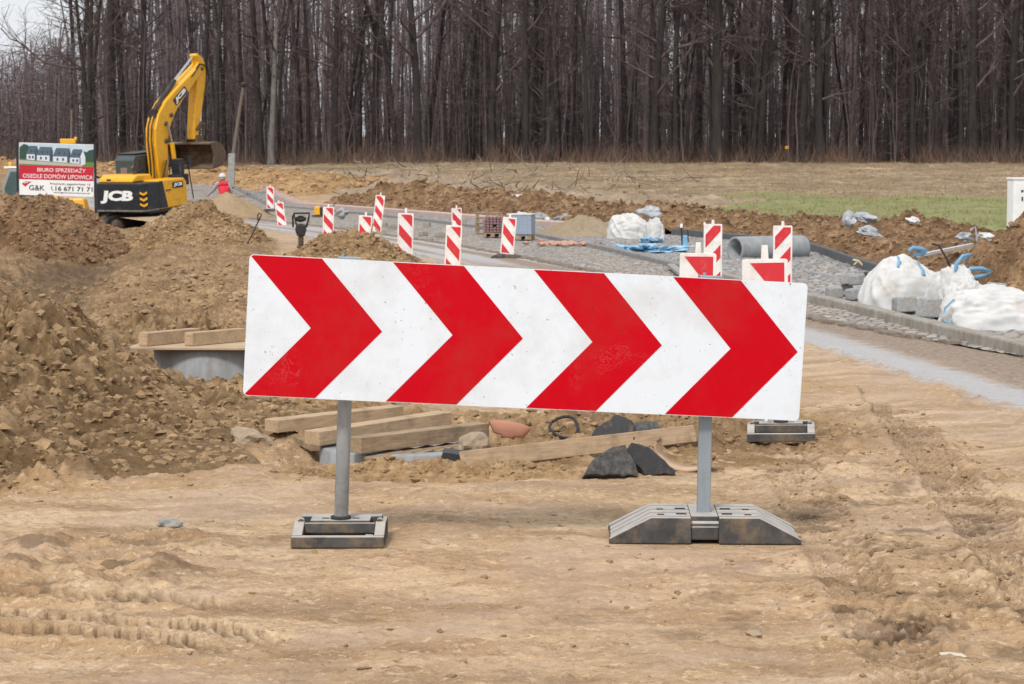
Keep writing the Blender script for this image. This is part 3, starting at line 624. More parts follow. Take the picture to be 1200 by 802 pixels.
# ------------------------------------------------------------ the big chevron sign
PL = P(288.5, 381, 9.44); PR = P(941.5, 413, 9.68)
u = (PR - PL).normalized(); BW = (PR - PL).length; BH = .605
tmp = Vector((0, 0, 1)); up = (tmp - u * tmp.dot(u)).normalized(); nrm = up.cross(u)      # points away from camera
ctr = (PL + PR) / 2
root = empty('chevron_sign', (ctr.x, ctr.y, 0), 'long red and white chevron board on two grey posts, nearest sign in the middle', 'road sign')
BM_ = Matrix.Translation(ctr - root.location) @ Matrix((( u.x, nrm.x, up.x, 0), (u.y, nrm.y, up.y, 0), (u.z, nrm.z, up.z, 0), (0, 0, 0, 1)))
def rounded(w, h, r, n=5):
    p = []
    for cx, cz, a0 in ((w / 2 - r, h / 2 - r, 0), (-w / 2 + r, h / 2 - r, 90), (-w / 2 + r, -h / 2 + r, 180), (w / 2 - r, -h / 2 + r, 270)):
        for k in range(n + 1):
            a = R(a0 + 90 * k / n); p.append((cx + r * math.cos(a), cz + r * math.sin(a)))
    return p
def clip(poly, a, b, c):      # keep a*x+b*z<=c
    out = []
    for i in range(len(poly)):
        p, q = poly[i], poly[(i + 1) % len(poly)]; dp = a * p[0] + b * p[1] - c; dq = a * q[0] + b * q[1] - c
        if dp <= 0: out.append(p)
        if (dp < 0 < dq) or (dq < 0 < dp):
            t = dp / (dp - dq); out.append((p[0] + (q[0] - p[0]) * t, p[1] + (q[1] - p[1]) * t))
    return out
mb = MB(); mb.M = BM_; outl = rounded(BW, BH, .02); mb.prism(outl, .0, .004, 'y', 0)
mb.build('board', M['sheet_white'], root)
mb = MB(); mb.M = BM_                      # folded stiffening rails on the back
for z in (.19, -.19): mb.box((0, .018, z), (BW - .06, .025, .04))
for z in (BH / 2 - .006, -BH / 2 + .006): mb.box((0, .010, z), (BW - .08, .012, .008))
for x in (-BW / 2 + .006, BW / 2 - .006): mb.box((x, .010, 0), (.008, .012, BH - .08))
mb.build('back_rail', M['galv'], root)
per = .6085; bw_ = .305; tip = .275; x0 = -BW / 2
inner_ = rounded(BW - .006, BH - .006, .018)
for k in range(4):
    mb = MB(); mb.M = BM_
    for sgn in (1, -1):
        # half of the chevron: x between x0+k*per+(tip)*(1-|z|/h) ...
        sl = tip / (BH / 2)
        a = x0 + k * per
        pl = clip(inner_, 0, -sgn, 0)                                   # this half
        pl = clip(pl, -1, -sgn * sl, -(a + tip))                         # right of the notch line
        pl = clip(pl, 1, sgn * sl, a + bw_ + tip - (.006 if k == 3 else 0))
        if len(pl) > 2: mb.prism(pl, -.0015, -.0002, 'y', 0)
    mb.build('chevron', M['sheet_red'], root)
def bracket(x):
    mb = MB(); mb.M = BM_; mb.box((x, .045, BH / 2 + .002), (.10, .07, .014)); mb.box((x, .03, BH / 2 - .05), (.09, .05, .03)); mb.box((x, .03, -BH / 2 + .09), (.09, .05, .03))
    mb.box((x, .05, 0), (.05, .01, BH - .1)); mb.tube([(x - .03, .03, BH / 2 + .0), (x - .03, .03, BH / 2 + .022)], .008, 6)
    return mb.build('bracket', M['galv'], root, bevel=.003)
def lp(px, py, D): return P(px, py, D) - root.location
LB = lp(399.5, 612, 9.66); LB.z = .07; LT = lp(404, 470, 9.62); LD = (LT - LB).normalized()
mb = MB(); q = [LB, LB + LD * 1.16]; mb.tube(q, .031, 20); mb.build('post', M['galv_wear'], root)
RB = lp(824, 612, 9.72); RB.z = .07; RD = (lp(826.5, 490, 9.72) - RB).normalized()
mb = MB(); a = Vector((1, .05, 0)); w = .029
Mx = Matrix.Translation(RB) @ RD.to_track_quat('Z', 'Y').to_matrix().to_4x4()
mb.M = Mx @ Matrix.Rotation(R(-90), 4, 'Z'); mb.prism(rounded(.058, .044, .006, 3), 0, 1.06, 'z'); mb.build('post', M['galv'], root, bevel=0)
for pxx, pt in ((404, LB + LD * 1.1), (826, RB + RD * 1.0)):
    x = (BM_.inverted() @ pt).x; bracket(x)

def base_long(parent, loc, rz):
    """long ramped foot plate: length along x"""
    T = Matrix.Translation(loc) @ Matrix.Rotation(rz, 4, 'Z')
    mb = MB(); mb.M = T; L, Wd, H = .835, .42, .115
    prof = lambda x0, x1: [(x0, 0), (x1, 0), (x1, H), (x0, H)]
    for s in (-1, 1):
        f = lambda pts: [(s * x, z) for x, z in pts]
        full = f([(.06, .0), (.418, .0), (.415, .022), (.235, H), (.06, H)])
        mb.prism(full, -.21, -.165, 'y')
        for a_, b_ in ((-.15, -.065), (-.05, .035), (.05, .135)): mb.prism(f([(.06, .0), (.415, .0), (.41, .022), (.235, H), (.06, H)]), a_, b_, 'y')
        mb.prism(full, .15, .21, 'y')
        mb.prism(f([(.06, .0), (.39, .0), (.385, .01), (.22, H - .012), (.06, H - .012)]), -.18, .18, 'y')
    mb.box((0, .03, H / 2 + .002), (.1201, .36, H - .006)); mb.box((0, -.17, .045), (.1201, .05, .055)); mb.tube([(-.06, -.168, .078), (.06, -.168, .078)], .018, 10)
    o = mb.build('foot_plate', [M['plastic_foot']], parent, bevel=.006)
    # dusty upper faces: flag by normal
    me = o.data; me.materials.append(M['plastic_top'])
    for p in me.polygons:
        if abs(p.normal.z) > .35 and p.center.z > .015: p.material_index = 1
    for s in (-1, 1):
        for yy_ in (-.1, .05):
            for q in ((s * .10, yy_, .045), (s * .19, yy_ - .02, .03)):
                mb = MB(); mb.M = T; mb.box((q[0], q[1], H + .0015), (q[2], q[2] * .6, .003)); mb.build('slot', M['rubber'], o)
    return o
def base_frame(parent, loc, rz):
    """square foot frame with low front bar and sloping side bars"""
    T = Matrix.Translation(loc) @ Matrix.Rotation(rz, 4, 'Z'); mb = MB(); mb.M = T; w = .20
    mb.box((0, -.175, .024), (.40, .05, .048))                                  # front bar
    for s in (-1, 1):
        mb.prism([(-.15, 0), (.0, 0), (.0, .088), (-.15, .05)], s * w, s * (w - .045), 'x')
        mb.box((s * (w - .011), .085, .04), (.022, .168, .08))
        mb.tube([(s * (w - .028), -.01, .083), (s * (w - .028), .04, .083)], .014, 10)
    mb.box((0, .04, .046), (.262, .115, .092)); mb.box((0, .135, .046), (.356, .07, .092)); mb.box((0, .035, .02), (.356, .09, .03))
    mb.box((0, -.128, .018), (.31, .045, .03)); mb.box((0, -.028, .06), (.31, .02, .045)); mb.box((.13, -.08, .02), (.035, .05, .035)); mb.box((-.13, -.08, .015), (.03, .05, .025))
    o = mb.build('foot_plate', [M['plastic_foot']], parent, bevel=.005)
    o.data.materials.append(M['plastic_top'])
    for p in o.data.polygons:
        if abs(p.normal.z) > .35 and p.center.z > .015: p.material_index = 1
    mb = MB(); mb.M = T
    for s in (-1, 1): mb.box((s * .066, .035, .0935), (.03, .012, .003))
    mb.lathe([(.0, .0), (.045, .0), (.045, .012), (.033, .014), (.0, .014)], 16, M=Matrix.Translation((0, .03, .092)))
    mb.build('slot', M['rubber'], o)
    return o
base_long(root, (RB.x, RB.y + .02, .003), R(-2)); base_frame(root, (LB.x, LB.y - .03, .003), R(.5))

# ------------------------------------------------------------ warning beacons
def stripes(w, h, m, per, s, ph, n=12):
    rect = [(-w / 2 + m, -h / 2 + m), (w / 2 - m, -h / 2 + m), (w / 2 - m, h / 2 - m), (-w / 2 + m, h / 2 - m)]; out = []
    for k in range(-n, n):
        lo = ph + k * per; hi = lo + per * .5         # t = -z + s*x  between lo and hi (down-right bands for s<0)
        pl = clip(rect, -s, 1, -lo); pl = clip(pl, s, -1, hi)
        if len(pl) > 2: out.append(pl)
    return out
def beacon(px, D, w, h, zb, s, ph, rz, lean, label, ltop=True, cat='warning beacon', foot=True, far=True, per=.36, tabz=.07):
    x = GX(px, D); z0 = gz(x, D) if zb is None else zb
    r_ = empty('warning_beacon', (x, D, z0), label, cat, 'red and white warning beacons along the road', (lean[1], lean[0], rz))
    z = .10 + h / 2 if foot else h / 2 + .16
    W_ = M['sheet_white_far']
    T = Matrix.Translation((0, 0, z)); mb = MB(); mb.M = T; mb.prism(rounded(w, h, .015, 3), -.012, .012, 'y'); mb.build('panel', W_, r_, bevel=.003)
    for pl in stripes(w, h, .022, per, s, ph):
        mb = MB(); mb.M = T; mb.prism(pl, -.0145, -.0122, 'y'); mb.build('stripe', M['sheet_red_far'], r_)
    mb = MB(); mb.tube([(0, 0, .02), (0, 0, z + h / 2 + tabz * .5)], .011, 8); mb.box((0, 0, z + h / 2 + tabz / 2), (w * .16, .02, tabz), taper=.8); mb.build('post', W_, r_)
    if foot:
        mb = MB(); L = .27
        mb.prism([(-L, 0), (L, 0), (L, .03), (.16, .095), (-.16, .095), (-L, .03)], -.13, .13, 'y'); mb.build('foot_plate', M['plastic_foot'], r_, bevel=.01)
    return r_
G_ = dict()
beacon(241, 83, .25, .62, None, -1.1, -.42, R(8), (R(10), 0), 'small striped beacon leaning left of the sand cone beside the worker')
beacon(316.5, 76, .25, .74, .22, -1.1, -.40, 0, (0, 0), 'upright striped beacon standing farthest along the road right of the sand cone')
beacon(331, 66, .26, .72, -.14, -1.1, -.42, R(-6), (R(-8), 0), 'muddy striped beacon leaning beside the black rammer')
beacon(384, 52, .26, .74, None, -1.1, -.45, 0, (R(1), 0), 'clean upright beacon right of the black rammer')
beacon(425, 43, .26, .72, None, -1.1, -.44, 0, (R(4), 0), 'short wide beacon behind the rubble heap with a wooden stake')
beacon(440, 58, .25, 1.0, -.12, -1.1, -.5, R(-10), (R(7), 0), 'dirty grey-pink beacon leaning at the kerb left of a tall white beacon')
beacon(474, 36.5, .26, .70, .12, -1.1, -.42, 0, (R(1.5), 0), 'tall white beacon with three red fields nearest the rubble heap', tabz=.09)
beacon(529, 34.5, .25, .72, -.05, -1.1, -.46, 0, (R(3), 0), 'white beacon rising right behind the middle of the chevron board')
beacon(535.5, 54, .25, .68, None, -1.1, -.5, R(10), (R(-1), 0), 'faded beacon on the setts behind another beacon')
beacon(593.5, 41, .26, .68, -.02, -1.1, -.46, R(-12), (R(5), 0), 'mud splashed beacon in front of the wrapped pallet of pavers')
beacon(836, 30, .25, .86, -.06, 1.1, -.40, R(3), (0, 0), 'slim beacon with stripes rising to the right, left of the concrete pipe mouth', tabz=.055)
beacon(918, 29.5, .255, .86, -.07, 1.1, -.40, R(3), (0, 0), 'slim beacon with stripes rising to the right, in front of the concrete pipe', tabz=.06)
beacon(817, 15.2, .25, .86, .095, -1.25, -.60, 0, (R(.6), 0), 'near beacon showing its square red top field above the chevron board, next to the clamp', foot=True, per=.62, tabz=.075)
r_ = beacon(901, 13.3, .275, .93, .0, -1.25, -.64, R(2), (R(-1), R(-.5)), 'nearest beacon with large red top field, standing on the spare foot plate', foot=False, per=.62, tabz=.085)
base_frame(r_, (.07, -.12, .022), R(-9))

# ------------------------------------------------------------ lettering
def text_mesh(name, body, mat, parent, M_, w=None, h=None, bold=0, shear=0, depth=.002, align='CENTER'):
    cu = bpy.data.curves.new(name, 'FONT'); cu.body = body; cu.size = 1; cu.align_x = align; cu.align_y = 'CENTER'; cu.extrude = depth; cu.offset = bold; cu.shear = shear; cu.resolution_u = 3
    o = bpy.data.objects.new('tmp', cu); C.objects.link(o); dg = bpy.context.evaluated_depsgraph_get(); dg.update()
    me = bpy.data.meshes.new_from_object(o.evaluated_get(dg)); bpy.data.objects.remove(o); me.name = name
    co = np.empty(len(me.vertices) * 3); me.vertices.foreach_get('co', co); co = co.reshape(-1, 3)
    mn = co.min(0); mx = co.max(0); c = (mn + mx) / 2; sz = mx - mn
    sx = w / sz[0] if w else 1; sy = h / sz[1] if h else sx
    if not w: sx = sy
    for v in me.vertices:
        p = v.co; v.co = M_ @ Vector(((p.x - c[0]) * sx, (p.y - c[1]) * sy, p.z))
    me.materials.clear(); me.materials.append(mat)
    me.update(); o = bpy.data.objects.new(name, me); C.objects.link(o); o.parent = parent; return o
FRONT = lambda x, y, z: Matrix.Translation((x, y, z)) @ Matrix.Rotation(R(90), 4, 'X')     # faces -Y

# ------------------------------------------------------------ advertising board
D = 60; bxm = GX(66, D); k = D / 2600
bb = empty('advertising_board', (bxm, D, 0), 'white and red estate agent board with a row of houses, on two black posts', 'billboard', rot=(0, 0, 0))
W2 = 88 * k; zt = 1.62 + 31.5 * k; zb_ = 1.62 - 29.5 * k; Hb = zt - zb_; zc = (zt + zb_) / 2
Bd = Matrix.Translation((0, 0, zc)) @ Matrix.Rotation(R(1.6), 4, 'Y')
def flat(mb, poly, y): mb.prism(poly, y - .002, y, 'y')
mb = MB(); mb.M = Bd; mb.box((0, .02, 0), (W2, .02, Hb)); mb.build('panel', M['white_paint'], bb)
z_ph = Hb / 2 - .015; zr1 = Hb / 2 - .43 * Hb; zr0 = Hb / 2 - .70 * Hb
mb = MB(); mb.M = Bd; flat(mb, [(-W2 / 2 + .01, zr0), (W2 / 2 - .01, zr0), (W2 / 2 - .01, zr1), (-W2 / 2 + .01, zr1)], .008); mb.build('red_band', pm('printed_red', (.50, .012, .035), (.44, .01, .03), 3, .5, bmp=0), bb)
cols = {'sky': (.50, .60, .66), 'tree': (.03, .07, .05), 'roof': (.08, .12, .17), 'wall': (.62, .66, .72), 'side': (.05, .07, .11), 'grass': (.12, .22, .04), 'path': (.45, .42, .40), 'win': (.04, .06, .1)}
cm = {a: pm('printed_' + a, b, tuple(x * .85 for x in b), 6, .5, bmp=0) for a, b in cols.items()}
pic = [cm[a] for a in cols]; ix = {a: i for i, a in enumerate(cols)}
mb = MB(); mb.M = Bd; L0 = -W2 / 2 + .012; Rr = W2 / 2 - .012; zb2 = zr1 + .004
def fp(a, poly, y): mb.prism(poly, y - .001, y, 'y', ix[a])
fp('sky', [(L0, zb2), (Rr, zb2), (Rr, z_ph), (L0, z_ph)], .0075)
fp('tree', [(L0, zb2 + .12), (L0 + .3, zb2 + .12), (L0 + .3, z_ph - .12), (L0 + .22, z_ph - .05), (L0 + .12, z_ph - .02), (L0, z_ph - .12)], .006)
fp('tree', [(Rr - .34, zb2 + .1), (Rr, zb2 + .1), (Rr, z_ph - .12), (Rr - .12, z_ph - .14), (Rr - .2, z_ph - .2), (Rr - .34, z_ph - .15)], .006)
fp('grass', [(L0, zb2), (Rr, zb2), (Rr, zb2 + .12), (L0, zb2 + .16)], .005)
fp('path', [(L0, zb2 + .03), (Rr - .3, zb2), (Rr - .3, zb2 + .06), (L0, zb2 + .13)], .004)
for i, (xa, wd, dz) in enumerate(((.20, .22, .05), (.48, .34, .03), (.92, .38, .01), (1.38, .26, -.01))):
    a = L0 + xa * (W2 / 2.05); zq = zb2 + .10 + dz
    fp('side', [(a + wd, zq), (a + wd + .09, zq), (a + wd + .09, zq + .28), (a + wd + .06, zq + .34), (a + wd, zq + .16)], .003)
    fp('wall', [(a, zq), (a + wd, zq - .02), (a + wd, zq + .15), (a, zq + .15)], .0025)
    fp('roof', [(a - .01, zq + .14), (a + wd, zq + .14), (a + wd + .07, zq + .37), (a + .08, zq + .37)], .0015)
    for q in (.25, .65): fp('win', [(a + wd * q, zq + .03), (a + wd * q + .05, zq + .03), (a + wd * q + .05, zq + .10), (a + wd * q, zq + .10)], .001); fp('win', [(a + wd * q + .04, zq + .2), (a + wd * q + .08, zq + .2), (a + wd * q + .09, zq + .26), (a + wd * q + .05, zq + .26)], .0005)
fp('wall', [(L0 + 1.68 * W2 / 2.05, zb2 + .03), (L0 + 1.8 * W2 / 2.05, zb2 + .06), (L0 + 1.8 * W2 / 2.05, zb2 + .24), (L0 + 1.73 * W2 / 2.05, zb2 + .44), (L0 + 1.66 * W2 / 2.05, zb2 + .26)], .0003)
mb.build('house_picture', pic, bb)
sf = W2 / 2.03
TB = lambda x, z: Bd @ FRONT(x, .003, z)
text_mesh('lettering', 'BIURO SPRZEDAŻY', M['white_letter'], bb, TB(.14 * sf, zr1 - .095), w=1.3 * sf, h=.135, bold=.0)
text_mesh('lettering', 'OSIEDLE DOMÓW LIPOWICA', M['white_letter'], bb, TB(.04 * sf, zr1 - .27), w=1.88 * sf, h=.14, bold=.0)
text_mesh('lettering', 'G&K', M['black_letter'], bb, TB(-.52 * sf, zr0 - .22), w=.42 * sf, h=.14, bold=.005)
text_mesh('lettering', 'Przemyśl, Jagiellońska 12', M['black_letter'], bb, TB(.38 * sf, zr0 - .10), w=1.08 * sf, h=.062, bold=.0)
text_mesh('lettering', '16 671 71 71', M['black_letter'], bb, TB(.48 * sf, zr0 - .225), w=1.0 * sf, h=.12, bold=.015)
mb = MB(); mb.M = Bd; xx0 = -.10 * sf; z1 = zr0 - .22                                          # handset sign
mb.tube([(xx0 - .01, .003, z1 + .05), (xx0 - .03, .003, z1 + .01), (xx0 - .015, .003, z1 - .03), (xx0 + .02, .003, z1 - .05)], .009, 6); mb.build('phone_symbol', M['black_letter'], bb)
mb = MB(); mb.M = Bd; xl = -.86 * sf; z1 = zr0 - .11
flat(mb, [(xl - .07, z1 - .01), (xl + .02, z1 + .05), (xl + .2, z1 + .055), (xl + .1, z1 - .02), (xl + .03, z1 - .09)], .006); mb.build('emblem', pm('emblem_red', (.55, .02, .03), None, 5, .5, bmp=0), bb)
mb = MB(); mb.M = Bd; flat(mb, [(xl - .02, z1 + .004), (xl + .02, z1 + .03), (xl + .12, z1 + .034), (xl + .09, z1 + .02), (xl + .04, z1 + .02), (xl + .02, z1 + .002)], .002); mb.build('emblem', M['white_letter'], bb)
text_mesh('lettering', 'www.gknieruchomosci.com.pl', M['black_letter'], bb, TB(.42 * sf, zr0 - .335), w=.98 * sf, h=.045)
for s in (-1, 1):
    mb = MB(); mb.box((s * (W2 / 2 + .03), .02, (zt + .0 * s) / 2 - .1 - s * .02), (.06, .06, zt + .24)); mb.build('post', M['black_paint'], bb)
# ------------------------------------------------------------ excavator
EX = Vector((GX(188, 80.4), 80.4, -.62))
ex_ = empty('excavator', EX, 'yellow tracked excavator with raised boom and wide muddy bucket', 'excavator', rot=(R(4.5), 0, R(-27)))
def part(mb, name, mats, bevel=0, seg=2, parent=None): return mb.build(name, mats, parent or ex_, bevel, seg)
Y_, K_, ST, DS = M['yellow'], M['black_paint'], M['steel'], M['dark_steel']
# tracks run almost across the picture
TM = Matrix.Rotation(R(-40), 4, 'Z')
for s in (-1, 1):
    mb = MB(); mb.M = TM; L, r = 1.85, .42; xs = s * 1.0
    pts = [(L * math.cos(0) * 0 + L, 0)]
    loop = []
    for k in range(15): a = R(-90 + 180 * k / 14); loop.append((L + r * math.cos(a), r + r * math.sin(a)))
    for k in range(15): a = R(90 + 180 * k / 14); loop.append((-L + r * math.cos(a), r + r * math.sin(a)))
    mb.prism(loop, xs - .25, xs + .25, 'x'); 
    per_ = [(Vector(loop[i]), Vector(loop[(i + 1) % 30])) for i in range(30)]
    for a, b in per_:
        n_ = max(1, int((b - a).length / .17))
        for j in range(n_):
            c = a + (b - a) * ((j + .5) / n_); an = math.atan2((b - a).y, (b - a).x)
            mb.box((xs, c.x, c.y), (.56, .12, .06), rot=(an, 0, 0))
    t_ = part(mb, 'track', DS)
    mb = MB(); mb.M = TM
    for yy_ in (-L, L): mb.lathe([(0, -.27), (.26, -.27), (.3, -.2), (.3, .2), (.26, .27), (0, .27)], 20, M=Matrix.Translation((xs, yy_, r)) @ Matrix.Rotation(R(90), 4, 'Y'))
    for yy_ in np.linspace(-1.3, 1.3, 6): mb.lathe([(0, -.27), (.12, -.27), (.12, .27), (0, .27)], 12, M=Matrix.Translation((xs, yy_, .18)) @ Matrix.Rotation(R(90), 4, 'Y'))
    part(mb, 'roller', ST, parent=t_)
mb = MB(); mb.M = TM; mb.box((0, 0, .55), (1.6, 1.3, .3), taper=.8); mb.box((0, 0, .5), (1.5, 2.6, .18)); part(mb, 'undercarriage', DS, .03)
mb = MB(); mb.lathe([(0, .68), (.6, .68), (.6, .9), (0, .9)], 28); part(mb, 'slew_ring', DS)
mb = MB(); mb.box((0, -.4, .95), (2.2, 3.4, .12)); part(mb, 'turntable_frame', DS, .02)
# counterweight with rounded ends
def arcbox(w, y0, y1, bulge, rc, n=6):
    p = [(-w, y1)]
    for k in range(n + 1): a = R(180 + 90 * k / n); p.append((-w + rc + rc * math.cos(a), y0 + rc + rc * math.sin(a)))
    for k in range(n + 1): a = R(270 + 90 * k / n); p.append((w - rc + rc * math.cos(a), y0 + rc + rc * math.sin(a)))
    p.append((w, y1)); return p
mb = MB(); mb.prism(arcbox(1.16, -2.45, -1.55, 0, .30), 1.02, 1.98, 'z'); mb.prism(arcbox(1.10, -2.38, -1.55, 0, .3), .94, 1.0199, 'z'); part(mb, 'counterweight', K_, .05, 3)
mb = MB(); mb.prism(arcbox(1.165, -2.456, -1.6, 0, .30), .985, 1.045, 'z'); part(mb, 'lower_trim', pm('worn_grey_edge', (.22, .2, .19), (.1, .09, .08), 6, .7), .01)
text_mesh('lettering', 'JCB', M['white_letter'], ex_, FRONT(-.03, -2.462, 1.50), w=1.42, h=.46, bold=.055, shear=.12)
mb = MB(); mb.box((-.92, -2.42, 1.66), (.13, .05, .26)); part(mb, 'hazard_plate', Y_)
SIDE = lambda y, z, x=1.18: Matrix.Translation((x, y, z)) @ Matrix.Rotation(R(90), 4, 'Z') @ Matrix.Rotation(R(90), 4, 'X')   # faces +X
for z in (1.62, 1.42, 1.22):
    mb = MB(); mb.M = Matrix.Translation((1.16 - .13, -2.33, z)) @ Matrix.Rotation(R(40), 4, 'Z')
    mb.prism([(-.13, .0), (0, -.07), (.13, 0), (.13, .08), (0, .01), (-.13, .08)], -.10, -.072, 'y'); part(mb, 'chevron_mark', Y_)
# right hand bodywork: black wedge then yellow
mb = MB(); sidep = [(-1.549, 1.0), (-.05, 1.0), (.15, 1.12), (.15, 1.86), (0, 2.0), (-1.549, 2.03)]
mb.prism(sidep, .35, 1.14, 'x'); part(mb, 'side_cover', Y_, .05, 3)
mb = MB(); mb.prism([(-1.545, 1.03), (-1.05, 1.03), (-1.32, 1.98), (-1.545, 1.98)], 1.14, 1.146, 'x'); part(mb, 'side_wedge', K_)
mb = MB(); mb.prism([(-1.549, 1.0), (-.9, 1.0), (-.9, 1.95), (-1.549, 1.95)], -1.14, .349, 'x'); part(mb, 'engine_bay', K_, .03)
mb = MB(); mb.prism([(-2.2, 1.985), (-1.0, 1.985), (-1.0, 2.06), (-1.1, 2.22), (-1.9, 2.24), (-2.15, 2.12)], -1.0, .50, 'x'); part(mb, 'engine_cover', Y_, .07, 3)
mb = MB(); mb.box((-.55, -2.1, 2.06), (.2, .16, .10)); mb.box((-.1, -1.0, 2.3), (.14, .5, .1), rot=(.3, 0, 0)); part(mb, 'latch', K_, .02)
mb = MB(); mb.tube([(.1, -1.5, 2.2), (.1, -1.5, 2.42), (.1, -1.62, 2.5)], .06, 12); part(mb, 'exhaust', ST)
o = text_mesh('lettering', 'JCB', M['white_letter'], ex_, SIDE(-.42, 1.78, 1.162), w=.52, h=.15, bold=.05, shear=.12)
mb = MB(); mb.M = SIDE(-.42, 1.78, 1.155); mb.prism(rounded(.64, .22, .04), -.002, .003, 'z'); part(mb, 'badge', K_)
text_mesh('lettering', 'JS220', M['black_letter'], ex_, SIDE(-1.0, 1.62, 1.148), w=.34, h=.08, bold=.02)
mb = MB()
mb.tube([(1.08, -.1, 1.95), (1.08, -.1, 2.55), (1.08, .35, 2.55), (1.08, .6, 1.2)], .022, 8); mb.tube([(.6, -.1, 1.95), (.6, -.1, 2.5), (1.08, -.1, 2.5)], .02, 8); part(mb, 'handrail', K_)
mb = MB(); mb.box((1.22, .3, 2.6), (.05, .16, .3)); mb.tube([(1.08, .35, 2.5), (1.22, .3, 2.6)], .015, 6); part(mb, 'mirror', K_, .01)
mb = MB(); mb.box((.72, .25, 2.2), (.36, .3, .9)); mb.box((.72, .25, 1.9), (.5, .6, .4)); part(mb, 'tool_box', K_, .03)
# cab left of the boom
mb = MB(); cp = [(-1.0, 1.0), (.95, 1.0), (1.05, 1.6), (.75, 2.74), (.55, 2.86), (-.85, 2.86), (-1.0, 2.7)]
mb.prism(cp, -1.13, -.30, 'x'); cab = part(mb, 'cab', pm('cab_grey', (.07, .09, .095), (.05, .06, .065), 3, .4, bmp=0), .05, 3)
mb = MB(); mb.prism([(-.88, 1.95), (.78, 1.95), (.62, 2.68), (-.88, 2.68)], -1.138, -.292, 'x'); part(mb, 'window', M['glass'], parent=cab)
mb = MB(); mb.box((-.715, -1.003, 2.36), (.66, .02, .6)); part(mb, 'window', M['glass'], parent=cab)
mb = MB(); mb.box((-.715, -.1, 2.9), (.78, 1.5, .06)); part(mb, 'roof', K_, .03, parent=cab)
mb = MB(); mb.box((-.72, -1.02, 2.25), (.3, .04, .34)); part(mb, 'seat_back', pm('cab_inside_seat', (.2, .16, .15)), .04, parent=cab)
# boom: profile in (y,z)
def ribbon(center, width):
    c = [Vector(p) for p in center]; L, Rr = [], []
    for i, p in enumerate(c):
        t = (c[min(i + 1, len(c) - 1)] - c[max(i - 1, 0)]).normalized(); n_ = Vector((-t.y, t.x))
        L.append(tuple(p + n_ * width[i] / 2)); Rr.append(tuple(p - n_ * width[i] / 2))
    return L + Rr[::-1]
def cap_round(c, r, n=8): return [(c[0] + r * math.cos(2 * math.pi * k / n), c[1] + r * math.sin(2 * math.pi * k / n)) for k in range(n)]
bc = [(.10, 1.55), (.06, 2.3), (.05, 3.1), (.12, 3.75), (.33, 4.25), (.72, 4.75), (1.3, 5.25), (2.0, 5.78), (2.78, 6.36)]; bwid = [.42, .60, .72, .82, .86, .76, .62, .48, .32]
mb = MB(); mb.prism(ribbon(bc, bwid), -.23, .23, 'x'); mb.prism(cap_round((2.78, 6.34), .21, 16), -.20, .20, 'x'); boom = part(mb, 'boom', Y_, .03)
mb = MB()
for p in ((.35, 4.05), (.30, 3.3), (.7, 4.4)): mb.lathe([(0, -.27), (.1, -.27), (.1, .27), (0, .27)], 14, M=Matrix.Translation((0, p[0], p[1])) @ Matrix.Rotation(R(90), 4, 'Y'))
part(mb, 'pivot_pin', ST, parent=boom)
BD = Vector((0, .74, .55)).normalized(); bc_ = (.232, 1.34, 5.20)
ang = math.atan2(.55, .74)
BMt = Matrix.Translation(bc_) @ Matrix.Rotation(ang, 4, 'X') @ Matrix.Rotation(R(90), 4, 'Z') @ Matrix.Rotation(R(90), 4, 'X')
mb = MB(); mb.M = BMt; mb.prism(rounded(.98, .34, .06), .0, .006, 'z'); part(mb, 'badge', K_, parent=boom)
text_mesh('lettering', 'JCB', M['white_letter'], boom, BMt @ Matrix.Translation((0, 0, .010)), w=.84, h=.25, bold=.06, shear=.12)
# lift cylinders each side of the boom foot
for s in (-1, 1):
    mb = MB(); mb.tube([(s * .33, .75, 1.5), (s * .33, .52, 3.2)], .085, 12); cyl = part(mb, 'hydraulic_cylinder', Y_)
    mb = MB(); mb.tube([(s * .33, .52, 3.2), (s * .33, .33, 4.05)], .045, 10); part(mb, 'rod', M['chrome'], parent=cyl)
# arm cylinder on top of the boom
mb = MB(); a = Vector((0, -.02, 4.62)); b = Vector((0, 1.35, 5.88)); c = Vector((0, 2.55, 6.86))
mb.tube([a, b], .095, 14); mb.box((0, -.05, 4.5), (.3, .2, .3)); cyl = part(mb, 'hydraulic_cylinder', DS)
mb = MB(); mb.tube([b, c], .05, 10); part(mb, 'rod', M['chrome'], parent=cyl)
# arm
ac = [(2.62, 6.98), (2.86, 6.7), (2.92, 6.35), (2.78, 5.6), (2.55, 4.6), (2.34, 3.6), (2.28, 3.2)]; aw = [.14, .34, .52, .56, .44, .32, .24]
mb = MB(); mb.prism(ribbon(ac, aw), -.17, .17, 'x'); arm = part(mb, 'arm', Y_, .03)
mb = MB(); mb.lathe([(0, -.24), (.09, -.24), (.09, .24), (0, .24)], 14, M=Matrix.Translation((0, 2.8, 6.32)) @ Matrix.Rotation(R(90), 4, 'Y')); part(mb, 'pivot_pin', ST, parent=arm)
mb = MB(); mb.tube([(0, 3.12, 6.2), (0, 2.98, 4.9)], .075, 12); cyl = part(mb, 'hydraulic_cylinder', K_)
mb = MB(); mb.tube([(0, 2.98, 4.9), (0, 2.82, 3.85)], .04, 10); part(mb, 'rod', M['chrome'], parent=cyl)
mb = MB()
for s in (-1, 1): mb.prism(ribbon([(2.30, 3.62), (2.62, 3.92), (2.84, 3.82)], [.14, .16, .14]), s * .2 - .02, s * .2 + .02, 'x'); mb.prism(ribbon([(2.84, 3.84), (2.78, 3.4), (2.55, 3.15)], [.14, .12, .14]), s * .15 - .02, s * .15 + .02, 'x')
part(mb, 'bucket_link', ST)
